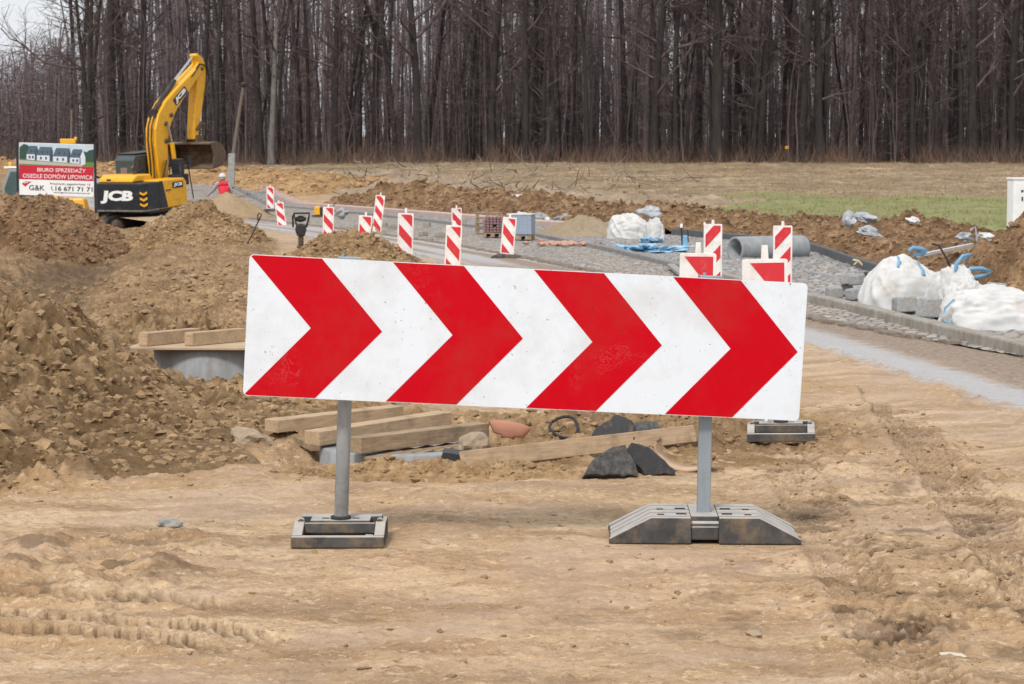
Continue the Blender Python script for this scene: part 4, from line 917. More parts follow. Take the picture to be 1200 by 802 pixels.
# bucket: curved shell, open towards the machine
out = [(1.98, 3.10), (2.40, 3.12), (2.72, 2.98), (2.90, 2.72), (2.86, 2.45), (2.66, 2.26), (2.36, 2.17), (2.02, 2.16)]
inn = [(2.02, 2.20), (2.34, 2.21), (2.62, 2.30), (2.80, 2.47), (2.84, 2.71), (2.68, 2.93), (2.38, 3.06), (1.98, 3.05)]
mb = MB()
for i in range(len(out) - 1):
    j = len(out) - 1 - i
    mb.prism([out[i], out[i + 1], inn[j - 1], inn[j]], -.98, .98, 'x')
bk = part(mb, 'bucket', pm('muddy_bucket', (.17, .11, .065), (.06, .045, .035), 4, .75, dirt=(.28, .18, .1), dirt_amt=.5), parent=ex_)
mb = MB()
for s in (-1, 1): mb.prism([(1.98, 3.10), (2.40, 3.12), (2.72, 2.98), (2.90, 2.72), (2.86, 2.45), (2.66, 2.26), (2.36, 2.17), (2.02, 2.16), (2.14, 2.6)], s * 1.0 - .02, s * 1.0 + .02, 'x')
mb.box((0, 1.99, 2.165), (2.0, .14, .04)); part(mb, 'cutting_edge', ST, .005, parent=bk)
mb = MB()
for s in (-1, 1): mb.prism([(2.1, 3.0), (2.75, 3.0), (2.6, 3.35), (2.25, 3.40)], s * .22 - .02, s * .22 + .02, 'x')
mb.box((0, 2.4, 3.13), (.7, .5, .04)); part(mb, 'hanger', ST, .01, parent=bk)
# hoses
for i, x in enumerate((-.14, -.06, .03, .12)):
    off = .02 * i; mb = MB()
    mb.tube([(x, -.30 - off, 1.7), (x, -.30 - off, 2.6), (x, -.36 - off, 3.4), (x, -.28 - off, 4.0), (x, -.02 - off, 4.55), (x, .3, 4.95 + off)], .022, 6); part(mb, 'hose', DS if i % 2 else Y_)
for i, x in enumerate((.19, .25)):
    mb = MB(); mb.tube([(x, 2.1, 6.0), (x, 2.7, 6.55), (x, 3.12, 6.45), (x + .02, 3.22, 5.9), (x, 3.05, 5.4), (x, 2.9, 5.1)], .026, 7); part(mb, 'hose', DS)
for i in range(3):
    mb = MB(); mb.tube([(.24, -.1, 1.8), (.30 + .05 * i, .02, 2.25 + .15 * i), (.28, .2, 2.6)], .024, 6); part(mb, 'hose', DS)

seen_ = set()
for o in ex_.children_recursive:
    if o.type == 'MESH' and o.data.name not in seen_:
        seen_.add(o.data.name)
        for v in o.data.vertices:
            if v.co.z > 3.3: v.co.z = 3.3 + (v.co.z - 3.3) * .82

# ------------------------------------------------------------ backhoe loader half hidden by the board
bl = empty('backhoe_loader', (GX(39, 74), 74, gz(GX(45, 74), 74)), 'yellow backhoe loader half hidden behind the advertising board, cab showing at left', 'backhoe loader')
bl.location.z -= .15; bl.scale = (.88, .88, .88)
mb = MB(); mb.box((.3, 0, .95), (3.2, 1.0, .5)); mb.box((1.4, 0, 1.25), (1.3, .9, .5), taper=.85); part(mb, 'body', Y_, .06, parent=bl)
mb = MB(); mb.prism([(-1.05, 1.0), (.25, 1.0), (.2, 2.0), (.05, 2.62), (-.8, 2.62), (-1.05, 1.9)], -.62, .62, 'y'); c_ = part(mb, 'cab', pm('pale_cab', (.25, .28, .28), (.2, .23, .23), 3, .4), .05, parent=bl)
mb = MB(); mb.prism([(-.95, 1.5), (.15, 1.5), (.1, 2.0), (-.02, 2.5), (-.72, 2.5), (-.95, 1.9)], -.63, .63, 'y'); part(mb, 'window', pm('greenish_glass', (.06, .10, .10), None, 3, .1, bmp=0), parent=c_)
mb = MB(); mb.box((-.42, 0, 2.66), (1.1, 1.3, .08)); part(mb, 'roof', M['white_paint'], .03, parent=c_)
mb = MB(); mb.box((-.8, -.3, 2.78), (.12, .1, .16)); part(mb, 'work_lamp', M['orange_plastic'], .02, parent=c_)
def wheel(x, r, wd, z, parent, y):
    mb = MB(); T = Matrix.Translation((x, y, z)) @ Matrix.Rotation(R(90), 4, 'X'); mb.lathe([(r * .55, -wd / 2), (r * .9, -wd / 2), (r, -wd / 3), (r, wd / 3), (r * .9, wd / 2), (r * .55, wd / 2)], 28, M=T)
    for k in range(18):
        a = 2 * math.pi * k / 18; mb.box((x + r * math.cos(a), y, z + r * math.sin(a)), (.05, wd * .9, .09), rot=(0, -a, .25))
    w_ = part(mb, 'wheel', M['rubber'], parent=parent)
    mb = MB(); mb.lathe([(0, -wd * .3), (r * .3, -wd * .3), (r * .56, -wd * .45), (r * .58, wd * .45), (0, wd * .3)], 20, M=T); part(mb, 'rim', pm('dirty_rim', (.35, .3, .22)), parent=w_)
for y_ in (-.7, .7): wheel(-.93, .36, .3, .36, bl, y_); wheel(1.5, .55, .4, .55, bl, y_)
mb = MB(); 
for y_ in (-.7, .7):
    for k in range(9):
        a = R(10 + 20 * k); mb.box((-.93 + .46 * math.cos(a), y_, .38 + .46 * math.sin(a)), (.19, .42, .03), rot=(0, -(a - R(90)), 0))
part(mb, 'mudguard', pm('pale_mudguard', (.4, .38, .33)), .01, parent=bl)
mb = MB(); mb.prism(ribbon([(.4, 1.5), (1.0, 1.5), (1.6, 1.15), (1.85, .8)], [.12, .14, .12, .1]), -.62, -.5, 'y'); mb.box((1.6, 0, 1.1), (.08, 1.1, .08)); part(mb, 'loader_arm', Y_, .02, parent=bl)
mb = MB(); mb.prism([(1.6, .55), (2.0, .55), (1.9, .65), (1.8, 1.0), (1.65, .95)], -.8, .8, 'y'); part(mb, 'bucket', ST, .02, parent=bl)
mb = MB(); mb.prism(ribbon([(-1.1, .9), (-1.35, 1.2), (-1.75, .5)], [.18, .16, .14]), -.1, .1, 'y'); part(mb, 'rear_arm', ST, .02, parent=bl)

# ------------------------------------------------------------ poles and cables
def pole(name, a, b, ra, rb, label, mat):
    a = Vector(a); b = Vector(b); r_ = empty(name, a, label, 'pole'); mb = MB(); d = b - a
    mb.tube([(0, 0, -.3), d * .5, d], [ra, (ra + rb) / 2, rb], 12); mb.build('shaft', mat, r_); return r_, d
a = P(268, 214, 104); b = P(285, 102, 104)
r_, d = pole('utility_pole', a, b, .10, .065, 'grey wooden utility pole leaning right, behind the worker', M['pole_wood'])
mb = MB(); mb.box(d + Vector((-.02, 0, .02)), (.45, .08, .08)); mb.lump(d + Vector((.02, -.05, .1)), .13, 3, 0, 2, amp=.1); mb.lump(d + Vector((-.2, 0, .12)), .06, 4, 0, 1, amp=.1); mb.build('insulator', M['dark_steel'], r_)
mb = MB(); mb.box(a * 0 + Vector((.15, -.1, .6)), (.3, .25, 1.5), rot=(0, .03, 0)); mb.build('concrete_foot', M['concrete'], r_, bevel=.02)
a = P(83, 205, 100); b = P(84, 129, 100)
r_, d = pole('utility_pole', a, b, .06, .045, 'thin upright wooden pole rising above the advertising board', M['pole_wood'])
mb = MB(); mb.box((-.1, -.05, 1.5), (.7, .12, .22)); mb.box((.25, -.05, 1.62), (.12, .12, .14)); mb.build('yellow_bracket', Y_, r_, bevel=.02)
for i, (p, q, s) in enumerate(((P(285, 104, 104), P(84, 150, 100), 1.2), (P(285, 104, 104), P(-60, 92, 112), .8), (P(84, 134, 100), P(-40, 118, 110), .4))):
    mb = MB(); mb.tube([p.lerp(q, t) - Vector((0, 0, 4 * s * t * (1 - t))) for t in np.linspace(0, 1, 14)], .014, 5)
    tag(mb.build('cable', M['rubber']), ['thin sagging cable between the two wooden poles', 'long cable from the leaning pole to the left edge of the photo', 'short cable left of the thin upright pole'][i], 'cable')

# ------------------------------------------------------------ worker seen from behind
def skin(name, mat, verts, edges, rad, parent=None, sub=2):
    me = bpy.data.meshes.new(name); me.from_pydata(verts, edges, []); o = bpy.data.objects.new(name, me); C.objects.link(o)
    m_ = o.modifiers.new('skin', 'SKIN'); m_.use_smooth_shade = True
    for i, r in enumerate(rad): sv = me.skin_vertices[0].data[i]; sv.radius = r if hasattr(r, '__len__') else (r, r); sv.use_root = (i == 0)
    s_ = o.modifiers.new('sub', 'SUBSURF'); s_.levels = sub; s_.render_levels = sub
    dg = bpy.context.evaluated_depsgraph_get(); dg.update(); m2 = bpy.data.meshes.new_from_object(o.evaluated_get(dg)); bpy.data.objects.remove(o)
    m2.name = name; m2.materials.clear(); m2.materials.append(mat); o = bpy.data.objects.new(name, m2); C.objects.link(o); o.parent = parent
    for p in m2.polygons: p.use_smooth = True
    return o
px_ = GX(262, 88)
# facing away (+Y) slightly left, stooping, left hand reaching down to the left
jv = [(0, 0, .92), (0, .05, 1.08), (.0, .14, 1.26), (.0, .20, 1.38), (-.01, .24, 1.43), (-.02, .27, 1.48), (-.02, .29, 1.56), (-.02, .30, 1.62),
      (-.19, .19, 1.35), (-.33, .28, 1.13), (-.47, .42, 1.0), (.19, .17, 1.35), (.26, .12, 1.08), (.20, .30, .90),
      (-.10, .0, .86), (-.13, .06, .48), (-.14, -.02, .09), (-.15, .13, .04), (.10, .0, .86), (.14, .08, .48), (.17, -.02, .09), (.18, .13, .04)]
je = [(0, 1), (1, 2), (2, 3), (3, 4), (4, 5), (5, 6), (6, 7), (3, 8), (8, 9), (9, 10), (3, 11), (11, 12), (12, 13), (0, 14), (14, 15), (15, 16), (16, 17), (0, 18), (18, 19), (19, 20), (20, 21)]
jr = [(.15, .11), (.145, .10), (.16, .11), (.15, .11), .06, .075, .10, .075, .085, .062, .038, .085, .062, .038, .09, .062, .045, .04, .09, .062, .045, .04]
per_o = skin('person', M['grey_cloth'], jv, je, jr); per_o.location = (px_, 88, gz(px_, 88) - .32); per_o.scale = (1.18, 1.18, 1.18); per_o.rotation_euler = (0, 0, R(12))
tag(per_o, 'worker in a red vest and pale cap stooping behind the sand cone, seen from behind', 'person')
skin('vest', M['red_cloth'], [(0, .0, .93), (0, .05, 1.08), (0, .14, 1.26), (0, .195, 1.38), (-.15, .19, 1.36), (.15, .18, 1.36)], [(0, 1), (1, 2), (2, 3), (3, 4), (3, 5)], [(.175, .135), (.17, .125), (.20, .14), (.175, .125), .095, .095], per_o)
skin('trousers', M['dark_cloth'], [(0, 0, .90), (-.10, 0, .84), (-.13, .06, .48), (-.14, -.02, .12), (.10, 0, .84), (.14, .08, .48), (.17, -.02, .12)], [(0, 1), (1, 2), (2, 3), (0, 4), (4, 5), (5, 6)], [(.165, .13), .105, .078, .062, .105, .078, .062], per_o)
mb = MB(); mb.lathe([(0, .135), (.05, .13), (.10, .09), (.118, .03), (.118, -.02), (.0, -.02)], 20, M=Matrix.Translation((-.02, .295, 1.575)) @ Matrix.Rotation(R(-14), 4, 'X')); mb.box((-.02, .42, 1.565), (.16, .1, .012)); mb.build('cap', pm('pale_cap', (.6, .6, .62)), per_o, bevel=.004)
mb = MB(); mb.lump((-.02, .31, 1.51), .095, 5, 0, 2, (.85, 1, .9), .05, True); mb.lump((-.02, .405, 1.515), .02, 6, 0, 1, amp=.05); mb.lump((-.105, .29, 1.515), .025, 7, 0, 1, (.4, .7, 1.1), .05); mb.lump((.065, .29, 1.515), .025, 8, 0, 1, (.4, .7, 1.1), .05); mb.build('face', M['skin'], per_o)
for hx, hy, hz, dx in ((-.49, .44, .985, -.6), (.20, .34, .875, 0)):
    mb = MB(); mb.lump((hx, hy, hz), .038, 9, 0, 2, (.8, 1.2, .6), .05, True)
    for q in range(4): mb.tube([(hx + (q - 1.5) * .017, hy + .03, hz), (hx + (q - 1.5) * .019, hy + .065, hz - .012), (hx + (q - 1.5) * .019, hy + .08 - abs(q - 1.4) * .005, hz - .04)], [.010, .009, .007], 6)
    mb.tube([(hx + .03, hy, hz), (hx + .05, hy + .02, hz - .01), (hx + .05, hy + .045, hz - .025)], [.011, .009, .007], 6); mb.build('hand', M['skin'], per_o)
# ------------------------------------------------------------ ring wells
def well(cx, cy, r, z0, z1, label):
    o = MB(); o.lathe([(r, z0), (r, z1 - .01), (r - .01, z1), (r - .09, z1), (r - .10, z1 - .01), (r - .10, z0)], 56, closed=True)
    w = o.build('well_ring', M['well_conc']); w.location = (cx, cy, 0); return tag(w, label, 'well ring')
W1 = (GX(250, 17.1), 17.1)
well(W1[0], W1[1], .47, -.5, .275, 'concrete ring under a plywood lid, at the left end of the chevron board')
mb = MB(); mb.prism([(-.62, -.50), (.50, -.54), (.52, .42), (-.30, .45), (-.60, .10)], .277, .297, 'z'); o = mb.build('plywood_lid', M['ply'], bevel=.003); o.location = (W1[0] + .03, W1[1], 0); tag(o, 'plywood sheet lying over the concrete ring on the left', 'plywood sheet')
for i, (px, L_, rz) in enumerate(((186, .62, -.55), (240, .6, -.6))):
    mb = MB(); mb.box((0, 0, 0), (.085, L_, .10)); o = mb.build('timber_block', M['wood'], bevel=.005); o.location = (GX(px, 16.9) + .06, 16.95, .349); o.rotation_euler = (0, 0, rz)
    tag(o, ['left timber block standing on the plywood lid', 'right timber block on the plywood lid beside the chevron board'][i], 'timber block')
W2_ = (-.62, 12.5)
well(W2_[0], W2_[1], .47, -.6, .07, 'concrete ring half sunk in the ground under loose planks behind the left post')
def bar(name, a, b, w, h, mat, label, cat, roll=0, group=None, bev=.004):
    a = Vector(a); b = Vector(b); d = b - a; mb = MB(); mb.box((0, 0, 0), (d.length, w, h))
    if len(name) and d.length > .5:      # a little warp
        pass
    o = mb.build(name, mat, bevel=bev); o.location = (a + b) / 2
    o.rotation_euler = (Matrix.Rotation(math.atan2(d.y, d.x), 3, 'Z') @ Matrix.Rotation(-math.asin(d.z / d.length), 3, 'Y') @ Matrix.Rotation(roll, 3, 'X')).to_euler()
    return tag(o, label, cat, group)
bar('plank', (GX(316, 13.0), 12.95, .125), (GX(464, 13.6), 13.65, .135), .12, .075, M['wood'], 'pale squared timber at the back of the three over the sunken ring', 'plank')
bar('plank', (GX(363, 12.35), 12.35, .125), (GX(520, 13.1), 13.15, .15), .12, .08, M['wood'], 'pale squared timber in the middle of the three over the sunken ring', 'plank')
bar('plank', (GX(414, 12.0), 12.0, .13), (GX(566, 12.7), 12.72, .13), .10, .085, M['old_wood'], 'darker squared timber at the front of the three over the sunken ring', 'plank')
for i in range(5):
    t = i / 4; y = 12.1 + .42 * t; x = GX(450 + 92 * t, y)
    bar('wood_lath', (x - .07, y - .12, .055), (x + .06, y + .10, .065), .12, .022, M['old_wood'], 'short flat lath lying across under the darker timber', 'lath', group='short laths under the darker timber')
bar('plank', (GX(541, 11.8), 11.8, .07), (GX(815, 12.9), 12.9, .085), .035, .10, M['wood'], 'long thin board on edge lying in front of the asphalt pieces', 'plank', roll=R(-14))
bar('plank', (GX(330, 13.5), 13.5, .03), (GX(372, 12.6), 12.6, .04), .10, .04, M['old_wood'], 'short flat board on the ground left of the sunken ring', 'plank')
# broken asphalt, clay, cable, roll
def chunk(name, px, py, D, r, sq, seed, mat, label, cat, rot=(0, 0, 0), sub=3, amp=.35, dz=0):
    mb = MB(); mb.lump((0, 0, 0), r, seed, 0, sub, sq, amp); o = mb.build(name, mat); p = P(px, py, D); o.location = (p.x, p.y, p.z + dz); o.rotation_euler = rot; return tag(o, label, cat)
def slab(name, x, y, z, pts, th, mat, label, cat, rot, seed=0):
    mb = MB(); rr = random.Random(seed); q = []
    for i in range(len(pts)):
        a = Vector(pts[i]); b = Vector(pts[(i + 1) % len(pts)]); n_ = max(2, int((b - a).length / .035))
        for k in range(n_): p = a.lerp(b, k / n_); q.append((p.x + rr.uniform(-.009, .009), p.y + rr.uniform(-.009, .009)))
    mb.prism(q, -th / 2, th / 2, 'z'); me = mb; o = me.build(name, mat, bevel=.008)
    o.location = (x, y, z); o.rotation_euler = rot; return tag(o, label, cat)
A_ = M['asphalt_chunk']
slab('asphalt_slab', GX(714, 12.6), 12.62, .09, [(-.16, -.05), (-.05, .08), (.08, .13), (.17, .06), (.15, -.06), (0, -.09)], .06, M['tar'], 'black-bottomed asphalt slab propped behind the long board', 'asphalt piece', (R(50), R(-14), .1), 1)
slab('asphalt_slab', GX(757, 12.9), 13.0, .07, [(-.16, -.06), (-.05, .08), (.10, .1), (.15, -.04), (0, -.09)], .05, A_, 'grey asphalt slab leaning behind the long board, right of the black one', 'asphalt piece', (R(38), R(5), .3), 2)
slab('asphalt_lump', GX(716, 11.7), 11.7, .075, [(-.16, -.09), (-.11, -.01), (.0, .075), (.08, .08), (.12, -.02), (.13, -.09)], .13, A_, 'rough dark grey asphalt wedge in front of the long board', 'asphalt piece', (R(68), 0, .15), 5)
slab('asphalt_lump', GX(758, 11.75), 11.75, .075, [(-.12, .05), (-.07, .09), (.02, .06), (.15, -.06), (.14, -.085), (-.02, -.08)], .10, M['tar'], 'tar-black slab between the grey wedge and the curved strip', 'asphalt piece', (R(72), 0, .1), 6)
mb = MB()     # block with pale top
mb.box((0, 0, 0), (.24, .13, .08), taper=.85, rot=(.1, .12, 0)); mb.lump((.02, -.02, .0), .075, 23, 0, 2, (1.3, .8, .6), .3); o = mb.build('asphalt_lump', M['tar']); p = P(541, 537, 12.0); o.location = (p.x, 12.0, .05); tag(o, 'small tar-black lump at the left end of the long board', 'asphalt piece')
chunk('rock', 556, 521, 12.25, .085, (1, .8, .75), 24, M['rock'], 'pale stone on the black lump beside the long board', 'stone', (0, 0, .3), 3, .25)
# curled strip
mb = MB(); vs = []; fs = []; n_ = 16
for i in range(n_ + 1):
    t = i / n_; a = R(150 + 190 * t); r = .10 + .02 * t; cx = .03 + t * .06
    for j, yy_ in enumerate((-.06, .06)): vs.append((cx + r * math.cos(a) * 1.3, yy_, .115 + r * math.sin(a)))
    for j, yy_ in enumerate((-.06, .06)): vs.append((cx + (r - .012) * math.cos(a) * 1.3, yy_, .115 + (r - .012) * math.sin(a)))
for i in range(n_):
    b = 4 * i; c = b + 4; fs += [(b, b + 1, c + 1, c), (b + 3, b + 2, c + 2, c + 3), (b + 2, b, c, c + 2), (b + 1, b + 3, c + 3, c + 1)]
mb.add(vs, fs, 0, True); o = mb.build('curled_strip', M['felt']); p = P(790, 545, 11.9); o.location = (p.x, 11.95, .0); o.rotation_euler = (R(4), 0, R(-18)); tag(o, 'curled brown strip of felt on the ground left of the right post', 'felt strip')
# broken clay piece: funnel half
mb = MB(); vs = []; fs = []
for i in range(13):
    a = R(-5 + 190 * i / 12)
    for (r, z) in ((.105, .0), (.10, -.02), (.075, -.075), (.03, -.085), (.02, -.11)): vs.append((r * math.cos(a), -r * math.sin(a) * .35, z))
for i in range(12):
    for j in range(4): a = i * 5 + j; fs.append((a, a + 1, a + 6, a + 5))
mb.add(vs, fs, 0, True); o = mb.build('clay_shard', M['clay']); o.modifiers.new('sol', 'SOLIDIFY').thickness = .012; p = P(598, 503, 12.7); o.location = (p.x, p.y, .16); o.rotation_euler = (R(-32), R(10), 0); o.scale = (1.05, 1, .8); tag(o, 'broken red clay funnel shard sticking in the soil', 'clay shard')
mb = MB(); pts = []
for k in range(15): a = R(150 + 25 * k); pts.append((.085 * math.cos(a), .12 * math.sin(a), .03 + .01 * math.sin(a * 2)))
mb.tube(pts, .009, 8); o = mb.build('hose_loop', M['rubber']); o.location = (GX(661, 13.1), 13.1, gz(GX(661, 13.1), 13.1) + .03); o.rotation_euler = (R(25), 0, 0); tag(o, 'loop of black hose on the soil under the chevron board', 'hose')
# stones
for i, (px, py, D, r, lab) in enumerate(((52, 548, 12.3, .11, 'biggest pale stone low on the near soil heap'), (128, 560, 11.8, .085, 'long pale stone at the foot of the near heap'), (293, 516, 12.9, .11, 'rounded brown boulder at the right foot of the near heap'),
        (84, 503, 13.3, .05, 'small pale stone midway up the near heap'), (178, 590, 11.0, .04, 'grey stone lying on the trampled sand by the ridge'), (18, 470, 14.0, .05, 'stone at the left edge high on the near heap'), (66, 425, 15.4, .09, 'grey flat stone near the crest of the near heap'),
        (148, 440, 15.4, .09, 'oblong stone between the heap crest and the lidded ring'), (194, 633, 10.0, .045, 'half sunk grey stone left of the left foot plate'), (313, 471, 14.4, .07, 'brown stone just left of the pale timbers'), (889, 749, 7.65, .025, 'small pale pebble lump in the sand at lower right'))):
    x = GX(px, D); mb = MB(); mb.lump((0, 0, 0), r, 300 + i, 0, 3, (1.5 if i in (1, 7) else 1.15, .9, .62), .3); o = mb.build('rock', M['rock'] if i not in (4, 6, 8) else M['concrete']); z = P(px, py, D).z
    o.location = (x, D, z if i < 8 else gz(x, D) + r * .2); o.rotation_euler = (0, .15, random.uniform(-.5, .5)); tag(o, lab, 'stone')
mb = MB(); mb.prism([(-.05, -.02), (0, -.035), (.05, -.01), (.045, .02), (.0, .03), (-.04, .02)], 0, .004, 'z'); o = mb.build('leaf', pm('pale_leaf', (.6, .55, .42))); x = GX(1125, 7.35); o.location = (x, 7.35, gz(x, 7.35) + .004); o.rotation_euler = (.15, .1, .3); tag(o, 'pale dry leaf on the sand at the lower right', 'leaf')

# ------------------------------------------------------------ big white bags
def cloth(name, loc, size, seed, label, cat, mat, rz=0, squish=2.4, fold=.07, top=0, tilt=(0, 0), nu=120, nv=60, hf=None):
    u_ = np.linspace(0, 2 * np.pi, nu, endpoint=False); v_ = np.linspace(0, np.pi / 2 * 1.08, nv); U, V = np.meshgrid(u_, v_, indexing='ij')
    cu, su = np.cos(U), np.sin(U); e = 2 / squish
    rx = np.sign(cu) * np.abs(cu) ** e; ry = np.sign(su) * np.abs(su) ** e
    rh = np.sin(V) ** .62; zz = np.clip(np.cos(V), -.06, 1) ** 1 if False else np.cos(V)
    X = rx * rh; Y = ry * rh; Z = np.sign(zz) * np.abs(zz) ** .75
    f = fbm(X * 1.6 + seed, Y * 1.6 + Z * 1.3, 4, seed, .5); ridg = 1 - np.abs(perlin(X * 1.5 + Z * .9 + seed, Y * 1.1 - Z * .8, seed + 5)) * 4.5
    ridg2 = 1 - np.abs(perlin(X * 4.2 - Z * 1 + seed, Y * 2 + Z * 2.2, seed + 6)) * 4
    ampl = 1 + fold * (1.6 * f + .8 * np.clip(ridg, 0, 1) + .35 * np.clip(ridg2, 0, 1)) - fold
    X = X * ampl * size[0] / 2; Y = Y * ampl * size[1] / 2; Z = Z * ampl * size[2]
    if hf: Z = Z * hf(X / size[0] * 2, Y / size[1] * 2)
    X = X + tilt[0] * Z; Y = Y + tilt[1] * Z
    co = np.stack([X, Y, Z], -1).reshape(-1, 3); idx = np.arange(nu * nv).reshape(nu, nv)
    a = idx; b = np.roll(idx, -1, 0)
    q = np.stack([a[:, :-1], a[:, 1:], b[:, 1:], b[:, :-1]], -1).reshape(-1, 4)
    me = bpy.data.meshes.new(name); me.from_pydata(co.tolist(), [], q.tolist()); me.materials.append(mat)
    for p in me.polygons: p.use_smooth = True
    me.update(); bm = bmesh.new(); bm.from_mesh(me); bmesh.ops.remove_doubles(bm, verts=bm.verts, dist=1e-5); bmesh.ops.recalc_face_normals(bm, faces=bm.faces); bm.to_mesh(me); bm.free()
    o = bpy.data.objects.new(name, me); C.objects.link(o); o.location = loc; o.rotation_euler = (0, 0, rz); return tag(o, label, cat)
def on(px, D): x = GX(px, D); return (x, D, float(base(x, D)) + .03)
b1 = cloth('big_bag', on(1066, 25.6), (1.2, .9, .64), 11, 'tall slumped white builder bag with two blue stripes, beside the loose setts', 'big bag', M['bag'], R(8), 3.2, .055, hf=lambda x, y: 1 - .42 * ss(-.5, .9, x) * 1.0 - .1 * ss(0, 1, -x - .2), tilt=(.14, 0))
b2 = cloth('big_bag', on(1178, 22.4), (1.3, .8, .42), 12, 'flattened white builder bag lying along the kerb at the right edge', 'big bag', M['bag'], R(-6), 2.8, .07, hf=lambda x, y: 1 - .25 * ss(0, .9, x))
b3 = cloth('big_bag', on(1119, 24.8), (.62, .7, .52), 13, 'crumpled white builder bag with blue loops between two bigger bags', 'big bag', M['bag'], .2, 2.4, .075)
b4 = cloth('big_bag', on(1135, 23.3), (.55, .55, .45), 14, 'small heaped white bag peaking above the flattened one', 'big bag', M['bag'], .6, 2.3, .09)
def strap(parent, pts, w=.045):
    pts = [Vector(p) for p in pts]; mb = MB(); vs = []; fs = []
    for i, p in enumerate(pts):
        t = (pts[min(i + 1, len(pts) - 1)] - pts[max(i - 1, 0)]).normalized(); s_ = t.cross(Vector((0, 1, .2))).normalized() * w / 2
        vs += [p - s_, p + s_]
    for i in range(len(pts) - 1): fs.append((2 * i, 2 * i + 1, 2 * i + 3, 2 * i + 2))
    mb.add(vs, fs, 0, True); o = mb.build('strap', M['blue_strap'], parent); o.modifiers.new('s', 'SOLIDIFY').thickness = .004; return o
def surf(o, x, z):     # front surface of a bag at local x,z
    best = None
    for v in o.data.vertices:
        d = abs(v.co.x - x) + abs(v.co.z - z) + max(0, v.co.y) * 10
        if best is None or d < best[0]: best = (d, v.co.copy())
    return best[1] + Vector((0, -.012, .004))
strap(b1, [surf(b1, -.16, .60), surf(b1, -.19, .54), surf(b1, -.21, .48)], .05); strap(b1, [surf(b1, .10, .54), surf(b1, .06, .46), surf(b1, .04, .40)], .05)
strap(b1, [(.0, .0, .66), (.06, .03, .70), (.16, .05, .69), (.24, .06, .66), (.2, .1, .62), (.08, .08, .62)], .05)
strap(b3, [(.0, -.1, .42), (-.02, -.12, .55), (.06, -.12, .64), (.16, -.1, .66), (.12, -.05, .58)], .05); strap(b3, [(.05, -.14, .40), (.14, -.15, .50), (.28, -.14, .50), (.40, -.12, .46), (.32, -.1, .42), (.2, -.1, .40)], .05)
strap(b3, [(.06, -.2, .40), (.04, -.28, .32), (.05, -.32, .22)], .05)
strap(b2, [surf(b2, -.52, .30), surf(b2, -.60, .2), surf(b2, -.60, .08), surf(b2, -.5, .03)], .02)
w_ = cloth('white_sheeting', on(742, 52), (1.25, 1.0, .60), 15, 'white plastic sheeting heaped over something, far side of the setts', 'sheeting', M['bag'], 0, 2.3, .075, hf=lambda x, y: 1 - .45 * ss(-.1, .8, x))
w2 = cloth('white_sheeting', on(768, 51.5), (.42, .5, .50), 16, 'bundle of white sheeting standing at the right end of the heap', 'sheeting', M['bag'], .3, 2.6, .07)
tb = cloth('blue_tarp', on(760, 43.5), (1.35, 1.5, .15), 17, 'crumpled light blue tarpaulin flat on the setts', 'tarpaulin', M['blue_tarp'], 0, 2, .34)
tb = cloth('blue_tarp', on(765, 49), (.55, .8, .12), 18, 'scrap of blue tarpaulin under the white sheeting', 'tarpaulin', M['blue_tarp'], 0, 2, .3)

# loose granite setts
for i, (px, D, s, rz, zz) in enumerate(((979, 27.4, .17, .2, 0), (1003, 27.0, .17, .5, 0), (1014, 27.3, .16, -.2, 0), (1022, 26.6, .18, 1.2, 0), (992, 28.0, .17, .1, .0), (1006, 27.6, .16, .8, .15), (996, 27.9, .17, -.3, .14),
        (1062, 24.5, .22, .15, 0), (1092, 23.7, .26, -.2, 0), (1170, 25.8, .18, .3, .12), (1036, 25.8, .12, .5, 0), (1047, 25.4, .09, 1.5, 0))):
    mb = MB(); mb.lump((0, 0, 0), .1, 400 + i, 0, 2, (1, 1, 1), 0); mb = MB(); mb.box((0, 0, 0), (s * 1.15, s, s * .8), taper=.9); o = mb.build('granite_sett', M['granite'], bevel=.02, seg=3)
    x = GX(px, D); o.location = (x, D, float(base(x, D)) + .06 + s * .36 + zz); o.rotation_euler = (random.uniform(-.12, .12), random.uniform(-.12, .12), rz)
    lab = {7: 'large grey granite sett in front of the tall white bag', 8: 'largest granite block between two white bags', 9: 'lone sett at the foot of the soil heap, right edge'}.get(i, 'loose grey granite sett in the small cluster left of the tall white bag')
    tag(o, lab, 'granite sett', 'loose granite setts behind the kerb')
# concrete pipes
ax = math.radians(32); pc = Vector((GX(862, 40.2), 40.2, 0))
for i, (s0, L_) in enumerate(((0, .92), (.95, .62))):
    mb = MB(); r = .235; mb.lathe([(r - .045, 0), (r, 0), (r + .002, .03), (r + .002, L_ - .03), (r, L_), (r - .045, L_)], 48, closed=True)
    o = mb.build('concrete_pipe', M['pipe_conc']); d = Vector((math.cos(ax), math.sin(ax), 0)); p = pc + d * s0; o.location = (p.x, p.y, float(base(p.x, p.y)) + .19)
    o.rotation_euler = Vector((0, 0, 1)).rotation_difference(d).to_euler(); tag(o, ['nearer grey concrete pipe with its open mouth to the left', 'farther grey concrete pipe, butted behind the open-mouthed one'][i], 'pipe')
